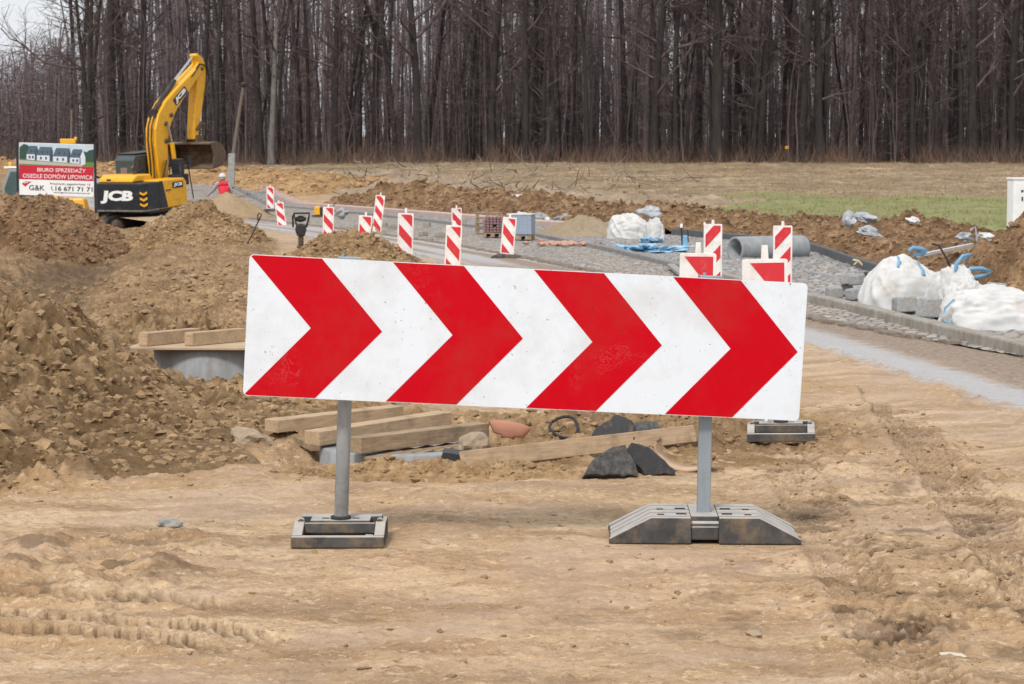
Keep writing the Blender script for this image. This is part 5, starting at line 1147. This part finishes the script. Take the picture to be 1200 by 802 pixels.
# pallets
def pallet(px, D, w, dep, h, kind, label):
    x, y, z = on(px, D); r_ = empty('paver_pallet', (x, y, z), label, 'pallet', rot=(0, 0, R(-8))); mb = MB()
    for q in (-1, 0, 1): mb.box((q * (w / 2 - .05), 0, .05), (.09, dep, .08))
    for q in range(5): mb.box((0, -dep / 2 + .06 + q * (dep - .12) / 4, .105), (w, .11, .022))
    mb.build('pallet', M['old_wood'], r_); mb = MB()
    nx = 6; nz = 6; rr = random.Random(3)
    for a in range(nx):
        for b in range(nz):
            for c in range(2):
                if kind == 'wrap' or rr.random() < .93: mb.box((-w / 2 + (a + .5) * w / nx, (c - .5) * dep * .48, .12 + (b + .5) * (h - .14) / nz), (w / nx - .012, dep * .46, (h - .14) / nz - .012))
    mb.build('paver_stack', M['pavers_red'] if kind != 'wrap' else pm('bluish_pavers', (.42, .46, .52), (.34, .38, .45), 6, .7), r_, bevel=.006)
    if kind == 'wrap':
        mb = MB(); mb.box((0, 0, .12 + (h - .1) / 2), (w + .01, dep + .01, h - .12)); m_ = M['wrap'].copy(); b_ = m_.node_tree.nodes['Principled BSDF']; b_.inputs['Alpha'].default_value = .55; o = mb.build('plastic_wrap', m_, r_, bevel=.02)
        mb = MB(); mb.box((0, 0, h + .03), (w + .03, dep + .03, .03)); mb.build('cover_sheet', M['bag'], r_, bevel=.01)
pallet(611, 51, .55, .7, .56, 'wrap', 'pallet of pavers wrapped in bluish plastic, right of the mauve one')
pallet(580, 53, .5, .7, .52, 'red', 'open pallet of mauve pavers behind a splashed beacon')
x, y, z = on(571, 56); r_ = empty('empty_pallet', (x, y, z), 'empty wooden pallets stacked behind the mauve pavers', 'pallet'); mb = MB()
for k in range(4):
    for q in (-1, 0, 1): mb.box((q * .25, 0, .05 + k * .14), (.08, .6, .09))
    mb.box((0, 0, .11 + k * .14), (.6, .62, .02))
mb.build('boards', M['old_wood'], r_)
# rammer
x = GX(352, 46); D = 46; z = .0; r_ = empty('rammer', (x, D, z), 'black soil rammer with looped handle and yellow foot standing in the mud', 'rammer', rot=(0, 0, R(15)))
mb = MB(); mb.box((0, 0, .04), (.14, .28, .06)); mb.build('foot', M['steel'], r_, bevel=.02)
mb = MB(); mb.lathe([(.045, .07), (.065, .09), (.05, .12), (.068, .15), (.05, .18), (.068, .21), (.05, .24), (.07, .27), (0, .28)], 16); mb.build('bellows', M['steel'], r_)
mb = MB(); mb.box((0, 0, .38), (.15, .2, .22), taper=1.2); mb.lathe([(0, .30), (.10, .32), (.12, .40), (.10, .50), (0, .52)], 16); mb.build('engine', M['rubber'], r_, bevel=.02)
mb = MB(); mb.tube([(-.14, .12, .45), (-.17, -.02, .66), (-.16, -.12, .74), (.16, -.12, .74), (.17, -.02, .66), (.14, .12, .45)], .02, 8); mb.tube([(-.1, -.05, .5), (-.16, -.12, .72)], .015, 6); mb.build('handle', M['rubber'], r_)
mb = MB(); mb.lump((0, .0, .62), .11, 4, 0, 2, (1.1, .9, .6), .05, True); mb.build('fuel_tank', M['rubber'], r_)
mb = MB(); mb.box((0, -.02, .70), (.16, .14, .02)); mb.build('tank_top', M['bag'], r_, bevel=.005)
# small plant in the road
x, y, z = on(376, 76); r_ = empty('plate_compactor', (x, y, z), 'small yellow and dark plate compactor on the far road', 'compactor')
mb = MB(); mb.box((-.12, 0, .22), (.2, .4, .3)); mb.build('cover', Y_, r_, bevel=.03); mb = MB(); mb.box((.14, 0, .2), (.3, .4, .28)); mb.box((0, 0, .04), (.62, .44, .05)); mb.build('engine', M['rubber'], r_, bevel=.03)
mb = MB(); mb.tube([(.28, 0, .15), (.5, 0, .5), (.55, 0, .52)], .015, 6); mb.build('handle', M['rubber'], r_)
# rebar hook
x = GX(291, 44); mb = MB(); p0 = P(290, 286, 44); p1 = P(305, 255, 44)
pts = [p0, p0.lerp(p1, .5), p1, p1 + Vector((.03, 0, .06)), p1 + Vector((-.02, 0, .085)), p1 + Vector((-.05, 0, .04)), p1 + Vector((-.04, 0, -.10))]; mb.tube([q - p0 for q in pts], .014, 7); o = mb.build('steel_rod', M['dark_steel']); o.location = p0; tag(o, 'hooked steel rod stuck in the ground left of the rammer', 'rod')
bar('stake', tuple(P(431, 296, 40)), tuple(P(437, 262, 40)), .03, .03, M['old_wood'], 'thin wooden stake stuck in the rubble heap beside the wide beacon', 'stake')
bar('stake', tuple(P(440, 268, 41)), tuple(P(449, 279, 41)), .05, .04, M['wood'], 'short pale board leaning behind the stake', 'stake')
# cabinet
x = GX(1203, 50); z = float(base(x, 50)); r_ = empty('electric_cabinet', (x, 50, z), 'white electrical cabinet standing on the grass at the right edge', 'cabinet', rot=(0, 0, R(14)))
mb = MB(); mb.box((0, 0, .75), (.78, .32, 1.26)); mb.box((0, 0, 1.40), (.82, .36, .05)); mb.build('body', M['white_paint'], r_, bevel=.012)
mb = MB(); mb.box((0, -.163, .80), (.70, .012, 1.0)); d_ = mb.build('door', M['white_paint'], r_, bevel=.004); mb = MB(); mb.box((-.18, -.175, .95), (.03, .02, .09)); mb.box((-.18, -.172, 1.12), (.06, .004, .05)); mb.build('handle', M['dark_steel'], d_)
mb = MB(); mb.box((0, 0, .05), (.74, .28, .24)); mb.build('plinth', M['concrete'], r_)
# sheets, boards and rubble on the bank
for i, (px, py, D, r, sq, mt, lab) in enumerate(((995, 258, 44, .16, (1, .6, .9), 'plastic_sheet', 'crumpled grey plastic on top of the bank, left piece'), (1014, 256, 44.3, .24, (1.3, .6, .45), 'plastic_sheet', 'grey plastic strip on top of the bank, right piece'), (1020, 273, 42, .18, (1.4, .6, .5), 'plastic_sheet', 'grey slab halfway down the bank'),
        (1070, 259, 43, .13, (1.2, .7, .5), 'bag', 'white lump on the crest of the bank'), (1131, 278, 35, .12, (1.2, .7, .6), 'plastic_sheet', 'grey plastic scrap near the pale pole'), (1158, 278, 35, .12, (1.3, .7, .5), 'bag', 'white scrap by the green strip near the cabinet'),
        (634, 256, 66, .20, (1, .7, .8), 'granite', 'grey block pile at the bank above the sand heap, left'), (642, 259, 65, .14, (1, .7, .8), 'bag', 'white block at the bank above the sand heap'), (655, 258, 65, .18, (1.2, .7, .6), 'granite', 'grey block at the bank above the sand heap, middle'), (664, 257, 65, .2, (1, .7, .8), 'granite', 'grey block at the bank above the sand heap, right'),
        (762, 249, 58, .3, (1.4, .7, .5), 'plastic_sheet', 'grey sheet scrap above the white sheeting'), (613, 234, 80, .3, (1.4, .8, .5), 'bag', 'white sack far off on the churned bank'), (612, 251, 70, .2, (1.2, .8, .4), 'bag', 'white scrap behind the wrapped pallet'), (400, 250, 62, .22, (1, .7, .6), 'granite', 'block beside the far road'))):
    p = P(px, py, D); mb = MB(); mb.lump((0, 0, 0), r, 500 + i, 0, 3, sq, .4); o = mb.build('debris', M[mt]); o.location = p; o.rotation_euler = (random.uniform(-.2, .2), random.uniform(-.3, .3), random.uniform(-1, 1)); tag(o, lab, 'debris')
bar('pale_pole', tuple(P(1076, 300, 33)), tuple(P(1139, 287, 35)), .06, .05, M['bag'], 'pale pole lying on the bank behind the tall white bag', 'pole')
bar('timber_scrap', tuple(P(1144, 302, 33)), tuple(P(1160, 296, 33.4)), .12, .12, M['old_wood'], 'short dark timber end on the bank below the green strip', 'timber')
mb = MB(); p0 = P(1137, 270, 34); mb.tube([(0, 0, 0), (.07, 0, .05), (.1, 0, -.1), (.13, 0, -.42)], .016, 8); o = mb.build('bent_pipe', M['plastic_sheet']); o.location = p0; tag(o, 'bent grey pipe sticking out of the bank', 'pipe')
mb = MB(); p0 = P(1100, 296, 31); mb.tube([(-.1, 0, .12), (.0, 0, .1), (.12, 0, -.1), (.2, 0, -.3)], .014, 7); o = mb.build('black_hose', M['rubber']); o.location = p0; tag(o, 'black hose arching behind the tall white bag', 'hose')
p0 = P(800, 278, 46); r_ = empty('valve_stand', (p0.x, p0.y, float(base(p0.x, p0.y)) + .04), 'blue and black water valve rods with white caps beside the white sheeting', 'valve')
mb = MB(); mb.box((.05, 0, .12), (.1, .1, .24)); mb.build('valve_body', M['blue_strap'], r_, bevel=.02); mb = MB(); mb.tube([(0, 0, 0), (-.03, 0, .42)], .02, 8); mb.tube([(.12, 0, .1), (.10, 0, .36)], .012, 6); mb.tube([(.45, 0, 0), (.45, 0, .46)], .016, 6); mb.build('rod', M['rubber'], r_)
mb = MB(); mb.box((-.03, 0, .44), (.05, .05, .08)); mb.box((.45, 0, .48), (.04, .04, .06)); mb.box((.05, 0, .01), (.36, .2, .02)); mb.build('cap', M['white_paint'], r_)
bar('plank', tuple(P(697, 266, 58)), tuple(P(724, 259, 60)), .2, .04, M['concrete'], 'grey board leaning left of the white sheeting', 'plank')
bar('plank', tuple(P(786, 311, 36)), tuple(P(800, 322, 33)), .12, .05, M['concrete'], 'pale kerb board on the setts left of the near beacon', 'plank')
mb = MB(); rr = random.Random(8)
for k in range(26): mb.lump((rr.gauss(0, .3), rr.gauss(0, .7), .05), rr.uniform(.05, .12), k, 0, 1, (1.2, 1, .5), .3)
o = mb.build('brick_rubble', M['pink']); o.location = on(659, 47); o.rotation_euler = (0, 0, .3); tag(o, 'pinkish brick rubble scattered on the setts below the sand heap', 'rubble', kind='stuff')
mb = MB(); mb.lump((0, 0, .05), .09, 3, 0, 2, (1, .8, .9), .3); o = mb.build('red_bucket', pm('dark_red_thing', (.16, .05, .05), (.3, .22, .2), 9, .7)); o.location = on(701, 46); tag(o, 'small dark red lump of brick right of the pinkish rubble', 'brick')
p0 = P(1008, 312, 35.5); mb = MB(); mb.tube([(-.12, 0, .1), (-.03, 0, .08), (.02, 0, .03), (.1, 0, -.02)], .02, 6); mb.tube([(-.03, 0, .08), (-.1, 0, .02)], .015, 6); o = mb.build('yellow_glove', pm('pale_glove', (.6, .5, .3))); o.location = p0; tag(o, 'pale yellow glove on the dark edging', 'glove')
mb = MB(); mb.box((0, 0, .06), (.28, .2, .16)); o = mb.build('timber_scrap', M['dark_steel'], bevel=.02); o.location = on(1026, 31.8); tag(o, 'dark block at the end of the edging left of the tall white bag', 'block')
# pale rubble laid along the far bank side of the road (many small)
for i, (px, py, D) in enumerate(((449, 262, 62), (460, 264, 60), (500, 262, 62), (517, 272, 52), (496, 272, 53), (432, 258, 66), (418, 264, 60), (541, 256, 66))):
    x, y, z = on(px, D); mb = MB(); mb.box((0, 0, .09), (.28 if i % 2 else .2, .16, .12), taper=.95); o = mb.build('kerb_block', M['kerb'], bevel=.02); o.location = (x, y, z); o.rotation_euler = (0, 0, random.uniform(-.6, .6))
    tag(o, 'loose pale kerb block set down on the cobbles by the bend', 'kerb block', 'loose kerb blocks on the cobbles')
# ------------------------------------------------------------ the wood
def tubes(segs, name, mat):
    """segs: list of (points Nx3, radii N, sides)"""
    V = []; Fq = []; Ft = []; off = 0
    for pts, rad, n in segs:
        pts = np.asarray(pts); k = len(pts); t = np.gradient(pts, axis=0); t /= np.linalg.norm(t, axis=1)[:, None] + 1e-9
        ref = np.array([.31, .95, .1]); a = np.cross(t, ref); a /= np.linalg.norm(a, axis=1)[:, None] + 1e-9; b = np.cross(t, a)
        an = np.arange(n) * 2 * np.pi / n
        ring = pts[:, None] + (a[:, None] * np.cos(an)[None, :, None] + b[:, None] * np.sin(an)[None, :, None]) * np.asarray(rad)[:, None, None]
        V.append(ring.reshape(-1, 3)); i = np.arange(k - 1)[:, None] * n; j = np.arange(n)[None]; j2 = (j + 1) % n
        Fq.append(np.stack([i + j, i + j2, i + n + j2, i + n + j], -1).reshape(-1, 4) + off); off += k * n
    V = np.concatenate(V); Q = np.concatenate(Fq); me = bpy.data.meshes.new(name)
    me.vertices.add(len(V)); me.vertices.foreach_set('co', V.astype(np.float32).reshape(-1)); me.loops.add(len(Q) * 4); me.polygons.add(len(Q))
    me.loops.foreach_set('vertex_index', Q.astype(np.int32).reshape(-1)); me.polygons.foreach_set('loop_start', (np.arange(len(Q)) * 4).astype(np.int32)); me.polygons.foreach_set('use_smooth', np.ones(len(Q), bool)); me.update(calc_edges=True)
    me.materials.append(mat); return me
def limb(rr, p, d, L, r0, r1, n, wander, lift=0.0):
    pts = [np.array(p, float)]; d = np.array(d, float); d /= np.linalg.norm(d)
    for i in range(n):
        d = d + rr.normal(0, wander, 3) + np.array([0, 0, lift]); d /= np.linalg.norm(d); pts.append(pts[-1] + d * L / n)
    return np.array(pts), np.linspace(r0, r1, n + 1) ** 1.0
def make_tree(seed, H, r0, lowest=.28, nb=22, lean=0, fork=False, blen=4.5, bigbough=None, twig_n=4, wob=.02):
    r0 = r0 * (.82 if seed > 30 else .72)
    rr = np.random.default_rng(seed); trunk = []; crown = []
    tp, tr = limb(rr, (0, 0, -.3), (lean, 0, 1), H, r0, r0 * .22, 22, wob, .02); tr = r0 * (np.linspace(1, 0, 23) ** .8 * .85 + .12); tr[0] *= 1.5; tr[1] *= 1.1
    trunk.append((tp, tr, 10))
    if fork:
        k = 8; d = np.array([rr.choice([-1, 1]) * .35, rr.uniform(-.2, .2), 1]); q, qr = limb(rr, tp[k], d, H * .6, tr[k] * .8, .04, 14, .05, .03); trunk.append((q, qr, 8))
    srcs = [(tp, tr)] + ([(q, qr)] if fork else [])
    def sub(pts, rad, L, lvl):
        n_ = {1: 7, 2: twig_n}[lvl]
        for _ in range(n_):
            t = rr.uniform(.25, 1); i = min(int(t * (len(pts) - 1)), len(pts) - 2); f = t * (len(pts) - 1) - i; p = pts[i] * (1 - f) + pts[i + 1] * f
            d = pts[i + 1] - pts[i]; d = d / np.linalg.norm(d) + rr.normal(0, .65, 3) + np.array([0, 0, .18]); l = L * rr.uniform(.3, .6)
            r = max(rad[i] * .5, .011)
            if lvl == 1:
                q, qr = limb(rr, p, d, l, r, .014, 5, .13, .03); crown.append((q, qr, 4)); sub(q, qr, l, 2)
            else:
                q, qr = limb(rr, p, d, l, min(r, .014), .005, 3, .2, .02); crown.append((q, qr, 3))
    for j in range(nb):
        pts, rad = srcs[rr.integers(len(srcs))]; t = lowest + (1 - lowest) * (j + rr.random()) / nb; t = min(t, .98); i = int(t * (len(pts) - 1)); a = rr.uniform(0, 6.28)
        d = np.array([math.cos(a), math.sin(a), rr.uniform(.15, 1.0)]); l = blen * rr.uniform(.5, 1.1) * (1.15 - t * .6)
        q, qr = limb(rr, pts[i], d, l, max(min(rad[i] * .45, .11), .03), .02, 8, .14, .05); crown.append((q, qr, 5)); sub(q, qr, l, 1)
    for j in range(16):        # thin shoots low on the stem
        i = rr.integers(2, 10); a = rr.uniform(0, 6.28); q, qr = limb(rr, tp[i], (math.cos(a), math.sin(a), .3), rr.uniform(.8, 2.2), .015, .006, 4, .2, .02); crown.append((q, qr, 3))
        for _ in range(4): q2, r2 = limb(rr, q[rr.integers(1, 4)], q[3] - q[1] + rr.normal(0, .3, 3), rr.uniform(.3, .8), .009, .004, 3, .2); crown.append((q2, r2, 3))
    if bigbough:
        h, sx, L, zl = bigbough; i = np.argmin(abs(tp[:, 2] - h)); q, qr = limb(rr, tp[i], (sx, -.1, zl), L, tr[i] * .6, .04, 14, .16, .03); crown.append((q, qr, 8)); sub(q, qr, L, 1); sub(q, qr, L * .7, 1)
    return tubes(trunk, 'trunk', M['bark']), tubes(crown, 'crown', M['twig'])
protos = [make_tree(1, 24, .30), make_tree(2, 22, .24, wob=.03), make_tree(3, 26, .38, .2, 26, blen=5.5), make_tree(4, 23, .20, .35, 18, blen=3), make_tree(5, 24, .34, .22, 24, fork=True), make_tree(6, 20, .16, .2, 20, blen=3, wob=.035),
          make_tree(7, 25, .27, .3, 20, wob=.02), make_tree(8, 24, .42, .18, 28, fork=True, blen=6), make_tree(9, 19, .13, .15, 18, blen=2.5, wob=.04)]
TREES = []
def put_tree(pi, x, y, s, rz, label, group, name='bare_tree', meshes=None, tilt=0.0, cat='tree'):
    tm, cm_ = meshes or protos[pi]; r_ = bpy.data.objects.new(name, None); C.objects.link(r_); r_.location = (x, y, float(base(np.array(x), np.array(y)))); r_.rotation_euler = (0, tilt, rz); r_.scale = (s, s, s); tag(r_, label, cat, group)
    for nm, me in (('trunk', tm), ('crown', cm_)): c = bpy.data.objects.new(nm, me); C.objects.link(c); c.parent = r_
    return r_
rr = random.Random(42)
GRP = 'bare trees standing close together in the wood'
LAB = ['tall dark bare tree in the dense wood', 'slim straight bare tree in the dense wood', 'thick dark bare tree with spreading limbs in the dense wood', 'slender bare tree with few limbs in the dense wood', 'forked bare tree in the dense wood', 'thin crooked sapling in the dense wood', 'medium straight bare tree in the dense wood', 'stout forked bare tree in the dense wood', 'very thin pole-like sapling in the dense wood']
# edge trees picked out one by one
sp = [(490, 131, 2, .95, 'big dark oak with a bough arching right, centre-left of the wood edge', make_tree(31, 25, .36, .3, 22, bigbough=(7.5, 1, 7, .55))),
      (393, 131.5, 7, .9, 'dark tree with steep crooked limbs above the left end of the chevron board', make_tree(32, 24, .30, .25, 24, lean=-.04, bigbough=(5.5, .5, 6, 1.1))),
      (318, 130, 0, .9, 'pale grey trunk standing right of the leaning pole', None), (575, 132, 2, .9, 'straight dark tree left of the middle of the wood edge', None), (615, 130.5, 4, .9, 'dark tree with two stems in the middle of the wood edge', None),
      (765, 131, 2, .95, 'dark leaning-topped tree above the pallet and white sheeting', make_tree(33, 24, .34, .2, 24, lean=.03, bigbough=(6.5, 1, 5, .8))), (840, 130.5, 7, .95, 'massive dark tree with crossing limbs above the slim beacons', make_tree(34, 26, .44, .2, 26, fork=True)),
      (888, 131, 2, 1.0, 'massive straight dark tree right of the two-stemmed giant', None), (962, 131, 7, .9, 'thick dark tree above the white builder bags', None), (1140, 130.5, 2, 1.0, 'thick dark tree with right-hand fork near the white cabinet', make_tree(35, 25, .36, .2, 24, fork=True, bigbough=(8, -1, 5, .7))),
      (1075, 132, 0, .95, 'straight dark tree left of the fork-topped one', None), (1185, 131, 2, .85, 'dark tree at the far right edge', None), (240, 131, 3, .9, 'dark slim tree behind the raised excavator arm', None), (170, 132, 0, .9, 'tree behind the excavator boom', None), (108, 133, 7, .8, 'spreading tree whose limbs reach into the sky at the upper left', make_tree(36, 20, .26, .2, 26, blen=6.5, lean=-.05, bigbough=(7, -1, 7.5, .3)))]
for px, D, pi, s, lab, ms in sp:
    if ms is not None:
        pass
    r_ = put_tree(pi, GX(px, D), D, s, 0 if ms else rr.uniform(0, 6.28), lab, None, meshes=ms)
    if px == 318:
        for c in r_.children:
            if c.name.startswith('trunk'): c.data = c.data.copy(); c.data.materials[0] = M['bark_pale']
cnt = 0
while cnt < 165:
    D = 130.5 + 34 * rr.random() ** 1.3; px = rr.uniform(-60, 1420) if rr.random() < .9 else rr.uniform(-130, 1500)
    if px < 78: continue
    if px > 450 and px < 1290 and rr.random() < .0: continue
    pi = rr.choice([0, 1, 1, 3, 3, 3, 3, 4, 5, 5, 5, 6, 8, 8, 8, 8]); put_tree(pi, GX(px, D), D, rr.uniform(.8, 1.15) * (.8 if px < 90 else 1), rr.uniform(0, 6.28), LAB[pi], GRP, tilt=rr.uniform(-.035, .035)); cnt += 1
# deeper stems and twig mass: one uncountable wood
R2 = np.random.default_rng(77)
def stems(n, y0, y1, h0, h1, r0, r1, px0, px1, seed, hfun=None):
    r = np.random.default_rng(seed); D = r.uniform(y0, y1, n); px = r.uniform(px0, px1, n); x = (px - 600) * D / F; z = base(x, D); h = r.uniform(h0, h1, n)
    if hfun is not None: h = h * hfun(px)
    rad = r.uniform(r0, r1, n) * np.minimum(1, h / 8 + .3); lean = r.normal(0, .035, (n, 2))
    k = 5; t = np.linspace(0, 1, k); P0 = np.stack([x, D, z - .2], -1)
    bend = r.normal(0, .25, (n, k, 2)) * t[None, :, None]
    C_ = P0[:, None] + np.concatenate([lean[:, None] * (h[:, None] * t[None])[..., None] + bend, (h[:, None] * t[None])[..., None]], -1)
    Rr = rad[:, None] * (1 - .75 * t[None]); m_ = 5; an = np.arange(m_) * 2 * np.pi / m_
    ring = C_[:, :, None] + np.stack([np.cos(an), np.sin(an), an * 0], -1)[None, None] * Rr[:, :, None, None]
    V = ring.reshape(-1, 3); T = []
    i = np.arange(k - 1)[:, None] * m_; j = np.arange(m_)[None]; j2 = (j + 1) % m_
    q = np.stack([i + j, i + j2, i + m_ + j2, i + m_ + j], -1).reshape(-1, 4); tri = np.concatenate([q[:, [0, 1, 2]], q[:, [0, 2, 3]]])
    T = (tri[None] + (np.arange(n) * k * m_)[:, None, None]).reshape(-1, 3); return V, T, C_
def twigs(anchor, L0, L1, w, up=.4, seed=1, bend=.3):
    """thin tapering triangles, two per twig"""
    r = np.random.default_rng(seed); n = len(anchor); a = r.uniform(0, 6.28, n); d = np.stack([np.cos(a), np.sin(a), r.normal(up, .5, n)], -1); d /= np.linalg.norm(d, axis=1)[:, None]
    L = r.uniform(L0, L1, n); s = np.cross(d, r.normal(0, 1, (n, 3))); s /= np.linalg.norm(s, axis=1)[:, None]; s = s * (w * r.uniform(.5, 1.2, n))[:, None]
    mid = anchor + d * (L * .55)[:, None] + r.normal(0, bend * .12, (n, 3)) * L[:, None]; end = anchor + d * L[:, None] + np.array([0, 0, .12]) * L[:, None] + r.normal(0, bend * .2, (n, 3)) * L[:, None]
    V = np.stack([anchor - s, anchor + s, mid + s * .6, mid - s * .6, end], 1).reshape(-1, 3); T = np.array([[0, 1, 2], [0, 2, 3], [3, 2, 4]])[None] + (np.arange(n) * 5)[:, None, None]; return V, T.reshape(-1, 3)
def join(*vt):
    V = []; T = []; o_ = 0
    for v, t in vt: V.append(v); T.append(t + o_); o_ += len(v)
    return np.concatenate(V), np.concatenate(T)
leftlow = lambda px: np.interp(px, [-500, -80, 20, 110, 170, 400], [.24, .30, .36, .60, 1, 1])
V1, T1, C1 = stems(2000, 148, 215, 13, 22, .05, .22, -520, 1750, 5, leftlow)
def on_stems(Cc, n, r, lo=.15):
    i = r.integers(0, len(Cc), n); t = r.uniform(lo, 1, n) * 4; k = np.minimum(t.astype(int), 3); f = (t - k)[:, None]; return Cc[i, k] * (1 - f) + Cc[i, k + 1] * f
an = on_stems(C1, 150000, R2, .08); an = an + R2.normal(0, .9, an.shape) * [1, 1, .6]
V2, T2 = twigs(an, .7, 2.4, .022, .45, 8)
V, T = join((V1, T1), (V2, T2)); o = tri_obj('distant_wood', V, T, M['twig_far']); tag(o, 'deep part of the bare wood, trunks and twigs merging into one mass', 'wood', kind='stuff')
# understorey between the edge trees
V1, T1, C1 = stems(1300, 130, 160, 3, 12, .02, .08, -520, 1750, 6, lambda p: np.interp(p, [-500, 20, 110, 400], [.7, .7, 1, 1]))
an = on_stems(C1, 70000, R2, .1); an = an + R2.normal(0, .45, an.shape)
V2, T2 = twigs(an, .5, 1.6, .012, .5, 9); V, T = join((V1, T1), (V2, T2)); o = tri_obj('undergrowth', V, T, M['twig']); tag(o, 'thin saplings and twiggy undergrowth filling the gaps between the trunks', 'undergrowth', kind='stuff')
# a few dead leaves still on low twigs
an = on_stems(C1, 16000, R2, .15) + R2.normal(0, .5, (16000, 3)); m_ = perlin(an[:, 0] * .12, an[:, 2] * .3 + 9, 4) > .12; an = an[m_]
V, T = twigs(an, .06, .14, .035, 0, 12); o = tri_obj('dead_leaves', V, T, M['litter']); tag(o, 'withered brown leaves hanging on low twigs', 'leaves', kind='stuff')
# brambles and dead grass at the foot of the wood
n = 17000; px = R2.uniform(-300, 1500, n); D = R2.uniform(127.5, 134, n); x = (px - 600) * D / F; m_ = perlin(x * .25, D * .25, 91) + .4 * R2.random(n) > .05; x = x[m_]; D = D[m_]
V, T = twigs(np.stack([x, D, base(x, D)], -1), .3, 1.5, .012, 1.9, 14, .6); o = tri_obj('brambles', V, T, M['bramble']); tag(o, 'reddish bramble stems along the foot of the wood', 'brambles', kind='stuff')
n = 70000; D = 47 + 84 * R2.random(n) ** .8; px = R2.uniform(330, 1500, n); x = (px - 600) * D / F; dd = x - ex(D)
m_ = (dd > 5) & (perlin(x * .3, D * .2, 95) + .5 * R2.random(n) > .1 + .35 * ss(80, 60, D)); x = x[m_]; D = D[m_]
V, T = twigs(np.stack([x, D, ground_z(x, D) - .01], -1), .06, .26, .010, 1.2, 15, .5); o = tri_obj('dry_grass', V, T, M['dead_grass']); tag(o, 'dry yellow-brown grass tufts on the field', 'grass', kind='stuff')
n = 30000; D = 46 + 34 * R2.random(n); px = R2.uniform(620, 1500, n); x = (px - 600) * D / F; dd = x - ex(D); m_ = (dd > 3.5) & (perlin(x * .4, D * .3, 96) + .5 * R2.random(n) > .15); x = x[m_]; D = D[m_]
V, T = twigs(np.stack([x, D, ground_z(x, D) - .01], -1), .05, .13, .010, 1.2, 16, .5); o = tri_obj('green_grass', V, T, pm('short_green_grass', (.16, .19, .05), (.24, .22, .10), .5, .9, bmp=0)); tag(o, 'short green grass on the strip behind the bank', 'grass', kind='stuff')
# root debris and branches on the field corner
n = 600; D = R2.uniform(84, 118, n); x = ex(D) + R2.uniform(3, 13, n); m_ = (perlin(x * .3, D * .15, 97) + .3 * R2.random(n) > .1); x = x[m_]; D = D[m_]
V, T = twigs(np.stack([x, D, base(x, D) + .25 + .3 * R2.random(len(x))], -1), .3, 1.3, .03, .25, 17, .8); o = tri_obj('brushwood', V, T, pm('grey_brushwood', (.24, .2, .16), (.12, .09, .07), .6, .9, bmp=0)); tag(o, 'cut brushwood strewn over the churned corner of the field', 'brushwood', kind='stuff')
# little yellow plate nailed to a trunk
mb = MB(); mb.box((0, 0, 0), (.2, .02, .16)); mb.box((0, -.012, 0), (.14, .006, .04), 1); o = mb.build('trail_plate', [M['yellow'], M['black_letter']], bevel=.01); o.location = P(922, 173, 130); tag(o, 'tiny yellow plate among the trunks above the builder bags', 'sign')

# ------------------------------------------------------------ light, sky, camera
w = bpy.data.worlds.new('World'); S.world = w; w.use_nodes = True; nt = w.node_tree; bg = nt.nodes['Background']
sk = nt.nodes.new('ShaderNodeTexSky'); sk.sky_type = 'NISHITA'; sk.sun_disc = False; sk.sun_elevation = R(48); sk.sun_rotation = R(200); sk.air_density = 1.2; sk.dust_density = 4; sk.ozone_density = 1
hsv = nt.nodes.new('ShaderNodeHueSaturation'); hsv.inputs['Saturation'].default_value = .35; nt.links.new(sk.outputs[0], hsv.inputs['Color'])
# cloud cover: soft grey-white layer mixed over the clear sky
tc = nt.nodes.new('ShaderNodeTexCoord'); cn = nt.nodes.new('ShaderNodeTexNoise'); cn.inputs['Scale'].default_value = 2.2; cn.inputs['Detail'].default_value = 5; nt.links.new(tc.outputs['Generated'], cn.inputs['Vector'])
cr = nt.nodes.new('ShaderNodeValToRGB'); cr.color_ramp.elements[0].position = .3; cr.color_ramp.elements[0].color = (8.0, 8.3, 8.8, 1); cr.color_ramp.elements[1].position = .7; cr.color_ramp.elements[1].color = (10.2, 10.3, 10.5, 1); nt.links.new(cn.outputs['Fac'], cr.inputs[0])
mx = nt.nodes.new('ShaderNodeMix'); mx.data_type = 'RGBA'; mx.inputs[0].default_value = .8; nt.links.new(hsv.outputs[0], mx.inputs[6]); nt.links.new(cr.outputs[0], mx.inputs[7]); nt.links.new(mx.outputs[2], bg.inputs['Color'])
bg.inputs['Strength'].default_value = .117
sd = bpy.data.lights.new('sun', 'SUN'); sd.energy = 2.7; sd.angle = R(10); sd.color = (1, .96, .9); so = bpy.data.objects.new('sun', sd); C.objects.link(so)
el, az = R(48), R(200); dv = Vector((math.sin(az) * math.cos(el), math.cos(az) * math.cos(el), math.sin(el))); so.rotation_euler = (-dv).to_track_quat('-Z', 'Y').to_euler(); so.location = (0, 0, 30)
cd = bpy.data.cameras.new('camera'); cam = bpy.data.objects.new('camera', cd); C.objects.link(cam); cam.location = (0, 0, CAMZ); cam.rotation_euler = (R(90) - PITCH, 0, 0)
cd.sensor_width = 36; cd.lens = 36 * F / 1200; cd.clip_end = 3000; cd.clip_start = .1; cd.dof.use_dof = True; cd.dof.focus_distance = 9.6; cd.dof.aperture_fstop = 16
S.camera = cam; S.render.engine = 'CYCLES'
S.view_settings.view_transform = 'Standard'; S.view_settings.look = 'None'; S.view_settings.exposure = 0; S.view_settings.gamma = 1
S.cycles.max_bounces = 5; S.cycles.diffuse_bounces = 3; S.cycles.transparent_max_bounces = 6
